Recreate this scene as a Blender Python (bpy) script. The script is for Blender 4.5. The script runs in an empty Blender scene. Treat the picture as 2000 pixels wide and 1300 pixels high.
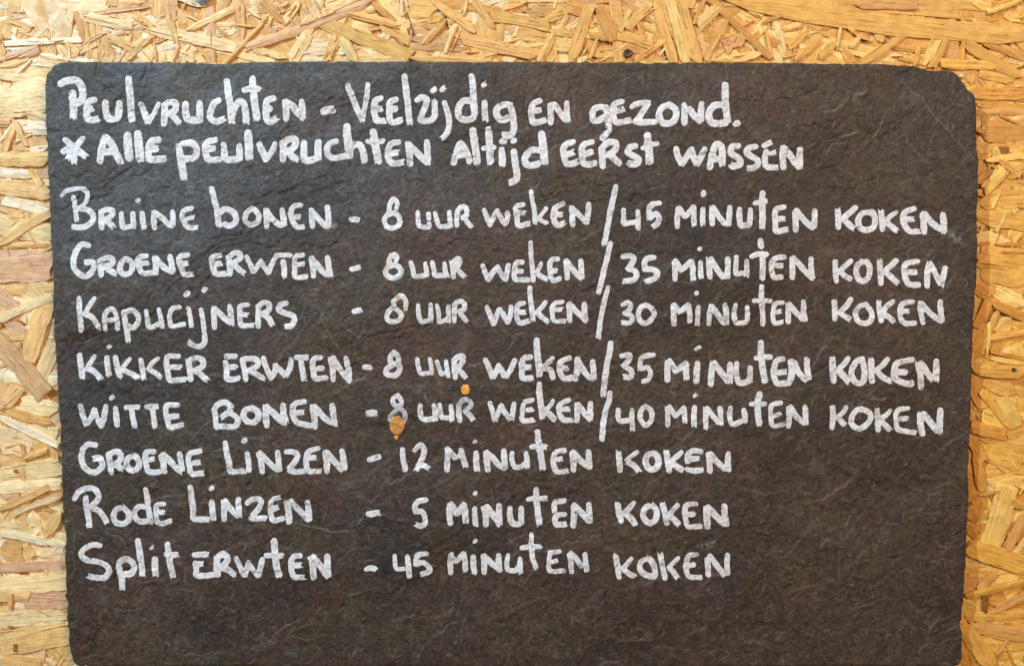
import bpy, math, random
import numpy as np
from mathutils import Vector

R = math.radians
scene = bpy.context.scene
col = scene.collection

# ------------------------------------------------------------------ camera
FPX, W, H = 1600.0, 2000.0, 1300.0            # focal length in pixels of the 2000 px wide photograph
CAM = np.array([0.0, -0.53, 1.5])
PITCH = R(3.3)
cam_data = bpy.data.cameras.new('camera')
cam_data.sensor_width = 36.0
cam_data.lens = 36.0 * FPX / W
cam_data.clip_start = 0.02
cam_data.clip_end = 50
cam = bpy.data.objects.new('camera', cam_data)
cam.location = CAM
cam.rotation_euler = (R(90) - PITCH, 0, 0)
col.objects.link(cam)
scene.camera = cam

# ------------------------------------------------------------------ world and lamps
world = bpy.data.worlds.new('World')
scene.world = world
world.use_nodes = True
bg = world.node_tree.nodes['Background']
bg.inputs[0].default_value = (1.0, 0.9, 0.78, 1)
bg.inputs[1].default_value = 0.15

def lamp(name, kind, loc, target, energy, color, **kw):
    d = bpy.data.lights.new(name, kind)
    d.energy = energy
    d.color = color
    for k, v in kw.items():
        setattr(d, k, v)
    o = bpy.data.objects.new(name, d)
    o.location = loc
    o.rotation_euler = (Vector(target) - Vector(loc)).to_track_quat('-Z', 'Y').to_euler()
    col.objects.link(o)
    return o
# small cool white ceiling spot, upper left: gives the crisp shadow to the right of the slate
lamp('ceiling_spot', 'POINT', (-1.28, -0.95, 2.85), (0, 0, 1.5), 235.0, (0.56, 0.82, 1.0), shadow_soft_size=0.012)
# soft cool daylight from a window on the left
lamp('window_light', 'AREA', (-1.15, -0.80, 1.85), (-0.1, 0, 1.55), 2.2, (0.90, 0.94, 1.0), shape='RECTANGLE', size=0.8, size_y=1.0)
# warm shop lamps, right and in front
lamp('shop_light', 'AREA', (1.0, -1.4, 2.3), (0.1, 0, 1.5), 24.5, (1.0, 0.79, 0.57), shape='RECTANGLE', size=0.9, size_y=0.7)

scene.view_settings.view_transform = 'Standard'
scene.view_settings.look = 'None'
scene.view_settings.exposure = 0.0
scene.view_settings.gamma = 1.0

# ------------------------------------------------------------------ helpers
def unproject(px, py, y):
    """points of the photograph (2000x1300) on the vertical plane at depth y -> world x, z"""
    px = np.asarray(px, float); py = np.asarray(py, float)
    a = (px - W / 2) / FPX
    b = (H / 2 - py) / FPX
    c, s = math.cos(PITCH), math.sin(PITCH)
    dy = c + b * s
    dz = -s + b * c
    t = (y - CAM[1]) / dy
    return CAM[0] + a * t, CAM[2] + dz * t

UNIT = 0.52 / FPX                              # metres per photo pixel on the slate

class VNoise:
    def __init__(self, seed):
        self.t = np.random.default_rng(seed).random((256, 256))
    def __call__(self, x, y):
        xi = np.floor(x).astype(int); yi = np.floor(y).astype(int)
        fx = x - xi; fy = y - yi
        fx = fx * fx * (3 - 2 * fx); fy = fy * fy * (3 - 2 * fy)
        t = self.t
        a = t[yi % 256, xi % 256]; b = t[yi % 256, (xi + 1) % 256]
        c = t[(yi + 1) % 256, xi % 256]; d = t[(yi + 1) % 256, (xi + 1) % 256]
        return (a * (1 - fx) + b * fx) * (1 - fy) + (c * (1 - fx) + d * fx) * fy
NZ = [VNoise(s) for s in range(40)]
def fbm(x, y, size, octaves=4, seed=0, gain=0.5):
    v = 0; a = 1.0; n = 0; f = 1.0 / size
    for o in range(octaves):
        v = v + a * NZ[(seed + o) % 40](x * f + 17.3 * o + seed * 7.1, y * f + 9.7 * o + seed * 3.3)
        n += a; a *= gain; f *= 2.03
    return v / n
def sstep(a, b, x):
    t = np.clip((x - a) / (b - a), 0, 1)
    return t * t * (3 - 2 * t)

def contour_mesh(f, xs, ys):
    """marching squares: everything where f > 0. Returns verts (N,2), faces, boundary flags."""
    ny, nx = f.shape
    ins = f > 0
    vid = -np.ones(f.shape, int)
    iy, ix = np.nonzero(ins)
    vid[iy, ix] = np.arange(len(iy))
    V = [np.stack([xs[ix], ys[iy]], 1)]
    n = len(iy)
    # crossings on horizontal edges
    hc = ins[:, :-1] != ins[:, 1:]
    hy, hx = np.nonzero(hc)
    hid = -np.ones(hc.shape, int); hid[hy, hx] = n + np.arange(len(hy)); n += len(hy)
    f0 = f[hy, hx]; f1 = f[hy, hx + 1]; t = f0 / (f0 - f1)
    V.append(np.stack([xs[hx] + t * (xs[hx + 1] - xs[hx]), ys[hy]], 1))
    vc = ins[:-1, :] != ins[1:, :]
    wy, wx = np.nonzero(vc)
    wid = -np.ones(vc.shape, int); wid[wy, wx] = n + np.arange(len(wy)); n += len(wy)
    f0 = f[wy, wx]; f1 = f[wy + 1, wx]; t = f0 / (f0 - f1)
    V.append(np.stack([xs[wx], ys[wy] + t * (ys[wy + 1] - ys[wy])], 1))
    V = np.concatenate(V)
    bound = np.zeros(len(V), bool); bound[ins.sum():] = True
    A, B, C, D = ins[:-1, :-1], ins[:-1, 1:], ins[1:, 1:], ins[1:, :-1]
    full = A & B & C & D
    qy, qx = np.nonzero(full)
    faces = np.stack([vid[qy, qx], vid[qy + 1, qx], vid[qy + 1, qx + 1], vid[qy, qx + 1]], 1).tolist()
    part = (A | B | C | D) & ~full
    for y, x in zip(*np.nonzero(part)):
        poly = []
        c = [(y, x), (y + 1, x), (y + 1, x + 1), (y, x + 1)]
        e = [wid[y, x], hid[y + 1, x], wid[y, x + 1], hid[y, x]]
        for k in range(4):
            if ins[c[k]]:
                poly.append(int(vid[c[k]]))
            if e[k] >= 0:
                poly.append(int(e[k]))
        if len(poly) >= 3:
            faces.append(poly)
    return V, faces, bound

def make_mesh(name, verts, faces, mat, smooth=True, parent=None, colors=None, uv=None, obj=True):
    me = bpy.data.meshes.new(name)
    me.from_pydata(verts.tolist() if isinstance(verts, np.ndarray) else verts, [], faces)
    if smooth:
        me.polygons.foreach_set('use_smooth', np.ones(len(me.polygons), bool))
    if colors is not None:
        ca = me.color_attributes.new('tint', 'FLOAT_COLOR', 'POINT')
        c = np.ones((len(me.vertices), 4)); c[:, :colors.shape[1]] = colors
        ca.data.foreach_set('color', c.ravel())
    if uv is not None:
        l = me.uv_layers.new(name='UVMap')
        idx = np.zeros(len(me.loops), int); me.loops.foreach_get('vertex_index', idx)
        l.data.foreach_set('uv', np.asarray(uv)[idx].ravel())
    me.materials.append(mat)
    me.update()
    if not obj:
        return me
    o = bpy.data.objects.new(name, me)
    col.objects.link(o)
    if parent:
        o.parent = parent
    return o

def srgb(r, g, b):
    f = lambda c: (c / 255 / 12.92) if c / 255 <= 0.04045 else ((c / 255 + 0.055) / 1.055) ** 2.4
    return np.array([f(r), f(g), f(b)])

class NT:
    def __init__(self, name):
        self.m = bpy.data.materials.new(name); self.m.use_nodes = True
        self.t = self.m.node_tree; self.n = self.t.nodes
        self.bsdf = self.n['Principled BSDF']
    def node(self, kind, **kw):
        nd = self.n.new(kind)
        for k, v in kw.items():
            if k.startswith('i_'):
                nd.inputs[int(k[2:])].default_value = v
            else:
                setattr(nd, k, v)
        return nd
    def link(self, a, b): self.t.links.new(a, b)
    def noise(self, vec, scale, detail=4, rough=0.5, vscale=(1, 1, 1)):
        mp = self.node('ShaderNodeMapping'); mp.inputs['Scale'].default_value = vscale
        self.link(vec, mp.inputs[0])
        nz = self.node('ShaderNodeTexNoise'); nz.inputs['Scale'].default_value = scale
        nz.inputs['Detail'].default_value = detail; nz.inputs['Roughness'].default_value = rough
        self.link(mp.outputs[0], nz.inputs['Vector'])
        return nz.outputs[0]
    def ramp(self, fac, stops):
        r = self.node('ShaderNodeValToRGB'); e = r.color_ramp.elements
        while len(e) < len(stops): e.new(0.5)
        for k, (p, c) in enumerate(stops):
            e[k].position = p; e[k].color = (*c, 1) if len(c) == 3 else c
        self.link(fac, r.inputs[0])
        return r.outputs[0]
    def mul(self, a, b, fac=1.0, mode='MULTIPLY'):
        m = self.node('ShaderNodeMix', data_type='RGBA', blend_type=mode)
        m.inputs[0].default_value = fac
        self.link(a, m.inputs[6])
        if hasattr(b, 'links'): self.link(b, m.inputs[7])
        else: m.inputs[7].default_value = (*b, 1)
        return m.outputs[2]
    def bump(self, h, strength, dist, normal=None):
        b = self.node('ShaderNodeBump'); b.inputs['Strength'].default_value = strength
        b.inputs['Distance'].default_value = dist
        self.link(h, b.inputs['Height'])
        if normal is not None: self.link(normal, b.inputs['Normal'])
        return b.outputs[0]

def wood_material():
    k = NT('strand_wood')
    at = k.node('ShaderNodeAttribute', attribute_name='tint')
    uv = k.node('ShaderNodeUVMap', uv_map='UVMap').outputs[0]
    g1 = k.noise(uv, 1.0, 5, 0.6, (45, 700, 1))          # grain lines along the strand
    g2 = k.noise(uv, 1.0, 3, 0.55, (14, 2300, 1))        # fine fibres
    g3 = k.noise(uv, 160, 3, 0.6)                        # blotches
    c = k.mul(at.outputs['Color'], k.ramp(g1, [(0.28, (0.62, 0.50, 0.37)), (0.45, (1, 1, 1)), (0.72, (1.12, 1.13, 1.16))]))
    c = k.mul(c, k.ramp(g2, [(0.3, (0.86, 0.82, 0.74)), (0.55, (1.04, 1.04, 1.04))]))
    g4 = k.noise(uv, 1.0, 2, 0.5, (22, 1150, 1))         # splits along the grain
    g5 = k.noise(uv, 1.0, 2, 0.5, (60, 90, 1))
    cr = k.mul(k.ramp(g4, [(0.30, (0, 0, 0)), (0.37, (1, 1, 1))]), k.ramp(g5, [(0.48, (1, 1, 1)), (0.56, (0, 0, 0))]), 1.0, 'ADD')
    c = k.mul(c, k.ramp(cr, [(0.0, (0.46, 0.31, 0.18)), (1.0, (1, 1, 1))]))
    c = k.mul(c, k.ramp(g3, [(0.3, (0.86, 0.80, 0.72)), (0.6, (1.05, 1.05, 1.05))]))
    k.link(c, k.bsdf.inputs['Base Color'])
    k.bsdf.inputs['Roughness'].default_value = 0.52
    k.bsdf.inputs['Specular IOR Level'].default_value = 0.45
    n = k.bump(g1, 0.55, 0.0006)
    n = k.bump(g2, 0.5, 0.0003, n)
    n = k.bump(cr, 0.6, 0.0003, n)
    k.link(n, k.bsdf.inputs['Normal'])
    return k.m

def slate_material():
    k = NT('slate_stone')
    at = k.node('ShaderNodeAttribute', attribute_name='tint')
    gc = k.node('ShaderNodeTexCoord').outputs['Object']
    g1 = k.noise(gc, 900, 6, 0.65)
    g2 = k.noise(gc, 1900, 3, 0.6)
    c = k.mul(at.outputs['Color'], k.ramp(g1, [(0.3, (0.7, 0.7, 0.7)), (0.52, (1, 1, 1)), (0.72, (1.4, 1.38, 1.35))]))
    c = k.mul(c, k.ramp(g2, [(0.3, (0.7, 0.7, 0.7)), (0.7, (1.3, 1.3, 1.3))]))
    k.link(c, k.bsdf.inputs['Base Color'])
    k.link(k.ramp(g1, [(0.3, (0.62,) * 3), (0.7, (0.46,) * 3)]), k.bsdf.inputs['Roughness'])
    k.bsdf.inputs['Specular IOR Level'].default_value = 0.5
    n = k.bump(g1, 0.8, 0.0008)
    n = k.bump(g2, 0.6, 0.0004, n)
    k.link(n, k.bsdf.inputs['Normal'])
    return k.m

def paint_material(name='white_paint'):
    k = NT(name)
    at = k.node('ShaderNodeAttribute', attribute_name='tint')
    gc = k.node('ShaderNodeTexCoord').outputs['Object']
    g1 = k.noise(gc, 1300, 5, 0.7)
    g2 = k.noise(gc, 260, 4, 0.6)
    c = k.mul(at.outputs['Color'], k.ramp(g1, [(0.25, (0.72, 0.70, 0.69)), (0.36, (0.93, 0.93, 0.93)), (0.6, (1.02, 1.02, 1.02))]))
    c = k.mul(c, k.ramp(g2, [(0.32, (0.86, 0.85, 0.85)), (0.6, (1.0, 1.0, 1.0))]))
    k.link(c, k.bsdf.inputs['Base Color'])
    k.bsdf.inputs['Roughness'].default_value = 0.6
    k.bsdf.inputs['Specular IOR Level'].default_value = 0.35
    k.link(k.bump(g1, 0.5, 0.0003), k.bsdf.inputs['Normal'])
    return k.m

def plain_material(name, color, rough=0.5, metal=0.0, bump_scale=500, bump=0.3, vary=0.25):
    k = NT(name)
    gc = k.node('ShaderNodeTexCoord').outputs['Object']
    g = k.noise(gc, bump_scale, 5, 0.6)
    c = k.ramp(g, [(0.3, tuple(np.array(color) * (1 - vary))), (0.7, tuple(np.array(color) * (1 + vary)))])
    k.link(c, k.bsdf.inputs['Base Color'])
    k.bsdf.inputs['Roughness'].default_value = rough
    k.bsdf.inputs['Metallic'].default_value = metal
    k.link(k.bump(g, bump, 0.0004), k.bsdf.inputs['Normal'])
    return k.m

WOOD = wood_material()
SLATE = slate_material()
PAINT = paint_material()

# ------------------------------------------------------------------ the strand board wall
rng = random.Random(11)
nrng = np.random.default_rng(5)
WALL_Y = 0.0
x0, z1 = unproject(-420, -330, 0.0)
x1, z0 = unproject(2420, 1650, 0.0)
x0, x1, z0, z1 = float(x0), float(x1), float(z0) , float(z1)
TH = 0.015
wv = [(x0, 0, z0), (x1, 0, z0), (x1, 0, z1), (x0, 0, z1), (x0, TH, z0), (x1, TH, z0), (x1, TH, z1), (x0, TH, z1)]
wf = [(0, 1, 2, 3), (5, 4, 7, 6), (4, 0, 3, 7), (1, 5, 6, 2), (3, 2, 6, 7), (4, 5, 1, 0)]
wuv = [(v[0], v[2]) for v in wv]
wall = make_mesh('wall', wv, wf, WOOD, smooth=False, colors=np.tile(srgb(196, 142, 78), (8, 1)), uv=wuv)
wall['kind'] = 'structure'
wall['label'] = 'pale wooden strand board wall of pressed flakes behind the slate'

TONES = {'p': (236, 202, 140), 't': (224, 178, 108), 'o': (214, 160, 90), 'b': (215, 168, 118), 'w': (238, 214, 168), 'd': (150, 98, 52)}
def strand_geo(x0, y0, x1, y1, w, tone, lift, segs=None, ragged=1.0, top=0.0007):
    """one wood strand between two photo points; lift = metres in front of the board"""
    yy = WALL_Y - lift
    (ax, bx), (az, bz) = unproject([x0, x1], [y0, y1], yy)
    L = math.hypot(bx - ax, bz - az)
    w = w * (0.53 / FPX)
    if L < 1e-5: L = 1e-5
    ux, uz = (bx - ax) / L, (bz - az) / L
    vx, vz = -uz, ux
    n = segs or max(4, min(11, int(L / 0.0045)))
    bow = rng.uniform(-0.03, 0.03) * L
    cut0, cut1 = rng.uniform(-0.5, 0.5), rng.uniform(-0.5, 0.5)
    tap0, tap1 = rng.choice([1, 1, .75, .45, .2]), rng.choice([1, 1, .8, .5, .25])
    crown = rng.uniform(-0.00015, 0.00040)
    tilt = rng.uniform(-0.0004, 0.0004)
    wav = rng.uniform(0, 6.28)
    th = min(top, 0.35 * w + 0.0002)
    uo, vo = rng.uniform(-9, 9), rng.uniform(-9, 9)
    V, UV = [], []
    skew = rng.uniform(-.08, .08)
    for i in range(n + 1):
        t = i / n
        wl = w * 0.5 * (1 + ragged * rng.uniform(-0.11, 0.11))
        wr = w * 0.5 * (1 + ragged * rng.uniform(-0.11, 0.11))
        e = min(1, t * n / 1.0 + 0) if i == 0 else 1
        k = 1.0
        if i == 0: k = tap0
        elif i == n: k = tap1
        elif i == 1 and tap0 < .5: k = .88
        elif i == n - 1 and tap1 < .5: k = .88
        wl *= k; wr *= k
        if i == 0 or i == n:
            wl *= 0.97; wr *= 0.97
        s = t * L
        off = bow * math.sin(t * math.pi)
        d = lift + 0.00018 * math.sin(wav + t * 7) + (t - .5) * tilt
        for j, (side, q) in enumerate(((-1, 0), (-1, 1), (-0.33, 2), (0.33, 2), (1, 1), (1, 0))):
            ww = wl if side < 0 else wr
            o2 = off + side * ww
            ss = s
            if i == 0: ss = s + (cut0 * side) * ww * .9 + rng.uniform(-.15, .15) * w
            if i == n: ss = s + (cut1 * side) * ww * .9 + rng.uniform(-.15, .15) * w
            hh = d + side * skew * 0.002 * (w / 0.01) + (0 if q == 0 else th if q == 1 else th + crown)
            if q == 0: o2 *= 1.0
            V.append((ax + ux * ss + vx * o2, -hh if q else -(hh - 0.0006), az + uz * ss + vz * o2))
            UV.append((uo + ss, vo + o2))
    F = []
    for i in range(n):
        a = i * 6; b = a + 6
        for j in range(5):
            F.append((a + j, a + j + 1, b + j + 1, b + j))
    F.append((5, 4, 3, 2, 1, 0))
    m = n * 6
    F.append((m, m + 1, m + 2, m + 3, m + 4, m + 5))
    c = srgb(*TONES[tone])
    j = rng.uniform(-0.10, 0.10)
    c = c * np.array([1 + j, 1 + j * 1.1 + rng.uniform(-.03, .03), 1 + j * 1.2 + rng.uniform(-.09, .09)])
    return V, F, UV, np.clip(c, 0.01, 0.95)

def shade_variation(V, c):
    n = len(V)
    k = 1 + nrng.uniform(-.07, .07, (n, 1)) + nrng.uniform(-.02, .02, (n, 3)) * np.array([0, .5, 1.5])
    return np.clip(np.tile(c, (n, 1)) * k, 0.01, .97)

def sheen_tint(c, px):
    """flakes deeper honey to the right; the pale sheen of the left light is put into their colour"""
    t = min(1, max(0, px / 2000))
    pale = np.array([1.02, 1.05, 1.28]); honey = np.array([0.99, 0.83, 0.45])  # pale holds the left light's sheen, honey the more orange wood
    return np.clip(c * (pale * (1 - t) + honey * t), 0.01, 0.95)

def add_strand(x0, y0, x1, y1, w, tone, lift, **kw):
    V, F, UV, c = strand_geo(x0, y0, x1, y1, w, tone, lift, **kw)
    c = sheen_tint(c, (x0 + x1) / 2)
    V = np.array(V)
    o = V.mean(0)
    ob = make_mesh('wood_strand', V - o, F, WOOD, smooth=False, parent=wall, colors=shade_variation(V, c), uv=UV)
    ob.location = o
    if tone == 'd':
        ob['label'] = 'dark brown wood strand'
    return ob

STRANDS = '''
@0 0 5
p200,-20,1060,90,200
p450,80,660,380,220
p250,20,480,330,130
t20,190,300,290,100
t200,290,500,400,60
b110,160,330,130,80
t100,140,190,20,30
w50,490,250,490,60
b0,600,380,480,90!
t0,650,280,560,70!
o0,330,40,550,50!
o740,120,830,430,80
t830,180,870,590,90
t930,200,960,600,130
p860,165,1300,250,110!
b1130,320,1400,250,80
b840,430,1080,300,25!
b790,530,950,450,25!
t1300,140,1500,290,70!
t1030,350,1310,490,90!
t1240,580,1480,360,50!
b1680,0,1700,200,110
p1480,300,2300,470,110!
t1610,30,1720,420,55!
p1830,300,2280,90,65!
p1450,230,1620,140,60
t1500,350,1530,600,25!
o1690,590,1750,440,30!
t1900,130,2000,200,40
t1000,380,1100,600,80
t640,430,760,550,110
p570,440,680,590,70!
o480,370,550,540,30!
w400,540,930,600,50
w200,590,560,630,60
w1100,430,1200,520,60
p1350,420,1500,600,180
t1150,20,1380,40,90
b1050,60,1130,80,100
p1750,450,1900,560,150
o1800,180,1780,300,80
p1560,470,1690,390,40
w0,40,90,120,100
b800,150,1460,70,35!
w30,430,800,390,52!
@400 0 5
b50,20,80,600,80
w120,300,310,300,130
p0,440,680,600,120
t350,0,360,400,90!
t110,260,310,420,40
b560,260,700,300,70
p600,200,700,180,110
w420,110,560,190,25!
p440,90,560,90,90
b640,60,740,130,50
o550,0,780,230,80!
p760,230,920,20,70!
b960,30,1030,160,50
p1180,60,1400,0,160
w900,480,1400,480,150
p1000,370,1350,380,80
p480,480,800,570,70!
t1170,600,1270,330,50!
t1220,590,1310,390,60!
p850,600,1050,260,120!
w1520,420,1760,480,150
p1500,570,1950,580,80
p1300,310,1490,610,100!
p1450,110,1660,80,70
t1400,130,1900,250,70!
t1700,230,2000,400,100
o1640,30,1860,220,60!
p1870,200,2000,240,80
w1920,0,1925,160,25!
t1120,215,2020,560,130!
o190,640,620,160,45!
b400,465,1640,0,85!
p1070,0,1130,190,40!
@800 0 5
t0,90,250,100,180
t0,260,330,170,60
o300,30,900,110,80
b0,380,560,400,70
b0,450,560,480,60
t700,200,760,560,230
t1000,330,1350,340,170
p490,180,560,0,50!
t240,30,640,320,75!
p350,520,460,250,40!
t120,440,360,190,75!
t620,0,820,280,75!
t500,370,1250,540,110!
t800,160,1350,260,100!
t0,570,800,605,60!
p1090,460,1320,430,40
t920,100,1150,10,25!
b1130,110,1400,110,120
o1530,60,1690,100,150
p1430,430,1560,430,150
p1440,320,1530,150,60
t1320,210,1530,100,80!
t1350,300,1590,340,60!
t1260,600,1400,340,70!
w1640,600,1760,560,50
t1800,520,2000,520,90
o1750,340,1950,370,70
t1750,260,1870,210,50
t1760,580,1840,360,40!
p1410,90,1440,0,30
p900,0,1500,20,60
p650,570,870,520,25!
t1580,600,1760,50,110!
o1850,70,1990,400,110!
@1200 0 5
t0,0,50,600,110
o90,430,330,530,110
t50,350,370,440,90!
o240,230,300,410,50!
p50,310,150,100,50!
t110,280,340,70,90!
t200,590,500,400,45!
o880,320,980,370,130
o780,240,880,0,50!
w870,80,910,90,80
b1080,480,1170,350,120!
b1180,470,1230,330,120!
p820,260,1010,70,110!
t890,590,1100,200,55!
p1100,580,1440,520,80!
t400,0,590,620,90!
p530,0,700,620,100!
t640,0,820,620,110!
t1280,180,1450,240,50
p1300,100,1450,160,50
o1370,370,1500,250,60
o1440,230,1640,150,35!
w1560,200,1690,620,80
t1480,310,1530,560,40!
t1700,460,1880,290,70!
t1760,590,2000,380,70!
p1650,290,1850,220,50
o1650,300,1960,210,40
t940,600,1300,600,50
o930,0,1530,580,66!
@1600 0 5
t200,40,1700,150,170
t-950,-30,2050,350,190!
b350,50,950,65,90!
t0,560,150,420,70!
o0,300,130,250,40
w170,470,210,270,25!
p300,470,400,360,50!
o230,480,320,620,90
o320,330,500,300,80
t650,340,1080,400,90
o700,430,1060,480,100
p560,290,620,400,100
t780,560,930,600,50
t240,130,335,320,60!
t330,310,490,390,45!
t360,640,910,270,72!
t930,640,970,460,45!
b1280,380,1250,600,150
p1010,640,1160,360,90!
t1090,660,1240,370,80!
o1385,590,1410,360,35!
t1180,620,1760,640,90!
o1560,390,2000,560,90
t1430,420,1990,760,105!
p1510,550,1580,440,20!
b1480,700,1480,830,80
w1360,700,1400,760,40
t1560,720,1900,780,110
o1440,900,2060,900,120!
p1500,20,1740,120,70
o1700,50,1900,30,120
p1800,150,1950,180,90
t1970,50,1960,180,90
p1640,130,1990,0,50!
@0 120 3.25
p0,85,310,130,60
p-20,250,310,200,190
p-10,330,310,300,80
w150,430,310,440,60
o0,430,10,500,40
t70,545,300,510,70
w200,570,310,540,40
t30,560,90,400,45!
t100,390,170,540,35!
t-10,620,320,610,90!
b230,700,320,690,90
w0,700,200,720,60
t190,690,265,790,40!
t-10,800,320,840,100!
w20,880,320,960,70
p0,1040,330,1090,130
o0,1180,330,1160,40
t-10,1170,320,960,50!
b-10,1280,340,1250,130
@0 500 3.25
b-20,60,340,60,210
b0,230,120,340,80
b30,420,180,500,80
p130,300,300,440,150
t180,660,330,250,110!
p-20,420,340,260,50!
p250,780,350,560,90
t0,960,130,830,90!
p130,930,370,980,110
o50,980,330,1060,60!
p0,1160,200,1200,170
p170,1080,370,1130,80
b-30,520,280,870,130!
w0,1020,370,1200,48!
o140,1190,155,1270,25!
t150,1290,300,1230,40!
t270,1180,370,1280,40
@0 880 3.094
p-20,160,370,90,110
p-10,220,370,200,80
b0,260,120,260,60
p80,380,370,280,35!
t140,310,160,480,45
p200,370,230,490,90
t270,520,370,370,70!
p0,460,200,480,90
o0,600,130,600,130
t150,560,200,640,40!
p220,630,390,600,60
t0,350,295,215,40!
w0,500,390,575,40!
b-10,700,400,680,60
p-10,800,400,780,110
t0,880,180,880,70
b150,900,400,900,110
o60,950,75,860,22!
p-10,1030,400,1000,100
t-10,1170,415,1100,150
d90,1210,95,1165,22!
t0,1260,250,1290,90
@1860 120 3.25
o150,270,460,300,50
b160,325,460,325,40
o160,450,460,440,140
w190,400,205,430,22!
t160,620,300,540,40
p270,540,290,630,45!
d300,560,365,570,40
p370,580,460,560,80
p210,630,450,600,40!
b290,620,430,720,45!
p200,820,330,690,70!
t350,740,450,690,45!
o160,770,350,770,40
t160,830,460,830,50
t160,900,460,880,100
w300,840,250,930,14!
w335,955,275,1080,25!
w380,960,410,930,25!
t160,980,460,1020,120
t165,1220,460,1270,140
o270,1160,420,1160,22!
o310,1210,460,1210,22!
@1860 500 3.25
t150,60,460,100,200
o160,190,240,240,110
w240,210,460,310,90
o240,290,460,390,60!
o150,450,230,280,60!
t250,480,290,340,60
p270,480,370,400,100
t240,520,450,480,45!
o150,600,230,480,80
p220,620,235,420,25!
w320,590,390,610,35
o240,600,460,650,25!
p240,650,460,680,40
t130,720,460,740,80!
o130,780,200,960,90
t200,800,400,860,90
p200,1000,370,1090,120
p310,900,410,1080,110!
t180,860,380,1100,45!
o120,1080,340,1130,80!
t340,1120,460,1080,90
o120,1160,190,1300,70!
t180,1160,460,1230,50
@1860 880 3.094
t180,0,430,70,130
o140,0,180,240,60!
o100,300,170,260,100
p220,590,330,220,130!
b150,270,340,235,20!
t260,290,440,340,45!
o100,400,170,350,120
o100,500,160,480,90
b320,610,440,400,60!
w370,620,440,540,30
t90,580,440,700,120!
b160,840,260,740,60
t80,880,430,790,45!
d200,880,200,980,35!
o210,900,330,900,70
b230,980,430,870,35!
t80,1000,440,980,60
b130,1060,440,1110,90!
b350,1120,260,1230,28!
t160,1160,430,1150,100
t60,1050,240,1290,110!
o60,1100,110,1290,100
'''
ox = oy = 0.0; sc = 5.0
rows = []
for ln in STRANDS.strip().splitlines():
    ln = ln.strip()
    if not ln: continue
    if ln[0] == '@':
        a = ln[1:].split(); ox, oy, sc = float(a[0]), float(a[1]), float(a[2]); continue
    top = ln.endswith('!')
    tone = ln[0]
    a, b, c, d, w = [float(q) for q in ln[1:].rstrip('!').split(',')]
    rows.append((ox + a / sc, oy + b / sc, ox + c / sc, oy + d / sc, w / sc, tone, top))
lo = [r for r in rows if not r[6]]; hi = [r for r in rows if r[6]]
for grp, base, span in ((lo, 0.0007, 0.0005), (hi, 0.0012, 0.0009)):
    for k, r in enumerate(grp):
        add_strand(*r[:6], base + span * k / len(grp), top=0.0005)

SLIVERS = rows
# small filler strands pressed in between, too many and too small to pick apart
fv, ff, fuv, fc = [], [], [], []
def filler(px, py, layer):
    big = rng.random() < 0.22
    L = rng.uniform(50, 130) if big else rng.uniform(14, 70)
    w = rng.uniform(12, 30) if big else rng.uniform(3, 11)
    a = rng.gauss(0.1, 1.0)
    dx, dy = math.cos(a) * L / 2, math.sin(a) * L / 2
    tone = rng.choice('ppttttoobwwpt') if rng.random() > 0.02 else 'd'
    V, F, UV, c = strand_geo(px - dx, py - dy, px + dx, py + dy, w, tone, layer, segs=3 if not big else 5, ragged=1.6, top=0.0004)
    c = sheen_tint(c, px)
    n = len(fv)
    fv.extend(V); fuv.extend(UV); fc.extend([c] * len(V))
    ff.extend([tuple(i + n for i in f) for f in F])
def in_view_strip(px, py):
    return -420 < px < 2420 and -330 < py < 1650 and not (170 < px < 1830 and 170 < py < 1240)
cnt = 0
while cnt < 2600:
    px, py = rng.uniform(-400, 2400), rng.uniform(-300, 1620)
    if not in_view_strip(px, py): continue
    cnt += 1
    L, w, a = rng.uniform(60, 200), rng.uniform(16, 46), rng.gauss(0.05, .8)
    V, F, UV, c = strand_geo(px - math.cos(a) * L / 2, py - math.sin(a) * L / 2, px + math.cos(a) * L / 2, py + math.sin(a) * L / 2, w, rng.choice('pptttobw'), rng.uniform(-0.0001, 0.0006), segs=5, ragged=1.8, top=0.0004)
    c = sheen_tint(c, px); n = len(fv)
    fv.extend(V); fuv.extend(UV); fc.extend([c] * len(V)); ff.extend([tuple(i + n for i in f) for f in F])
cnt = 0
while cnt < 6000:
    px, py = rng.uniform(-400, 2400), rng.uniform(-300, 1620)
    if not in_view_strip(px, py): continue
    cnt += 1
    near = -30 < px < 2030 and -30 < py < 1330
    filler(px, py, rng.uniform(0.0000, 0.0009) if near else rng.uniform(0.0002, 0.0018))
# split slivers lying along the bigger flakes
for (xa, ya, xb, yb, w, tone, top) in SLIVERS:
    L = math.hypot(xb - xa, yb - ya)
    if w < 9 or L < 20: continue
    ux, uy = (xb - xa) / L, (yb - ya) / L
    for q in range(rng.choice([1, 2, 3]) + (2 if tone in 'wb' else 0)):
        s0 = rng.uniform(-.02, .7) * L; s1 = s0 + rng.uniform(.15, .5) * L
        o0 = rng.uniform(-.46, .46) * w; o1 = o0 + rng.uniform(-.06, .06) * w
        V, F, UV, c = strand_geo(xa + ux * s0 - uy * o0, ya + uy * s0 + ux * o0, xa + ux * s1 - uy * o1, ya + uy * s1 + ux * o1, rng.uniform(1.6, 4.5), tone, (0.0017 if top else 0.0010) + rng.uniform(0, .0004), segs=4, ragged=2.5, top=0.00022)
        c = sheen_tint(c * rng.uniform(.9, 1.06), xa); n = len(fv)
        fv.extend(V); fuv.extend(UV); fc.extend([c] * len(V)); ff.extend([tuple(i + n for i in f) for f in F])
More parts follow.
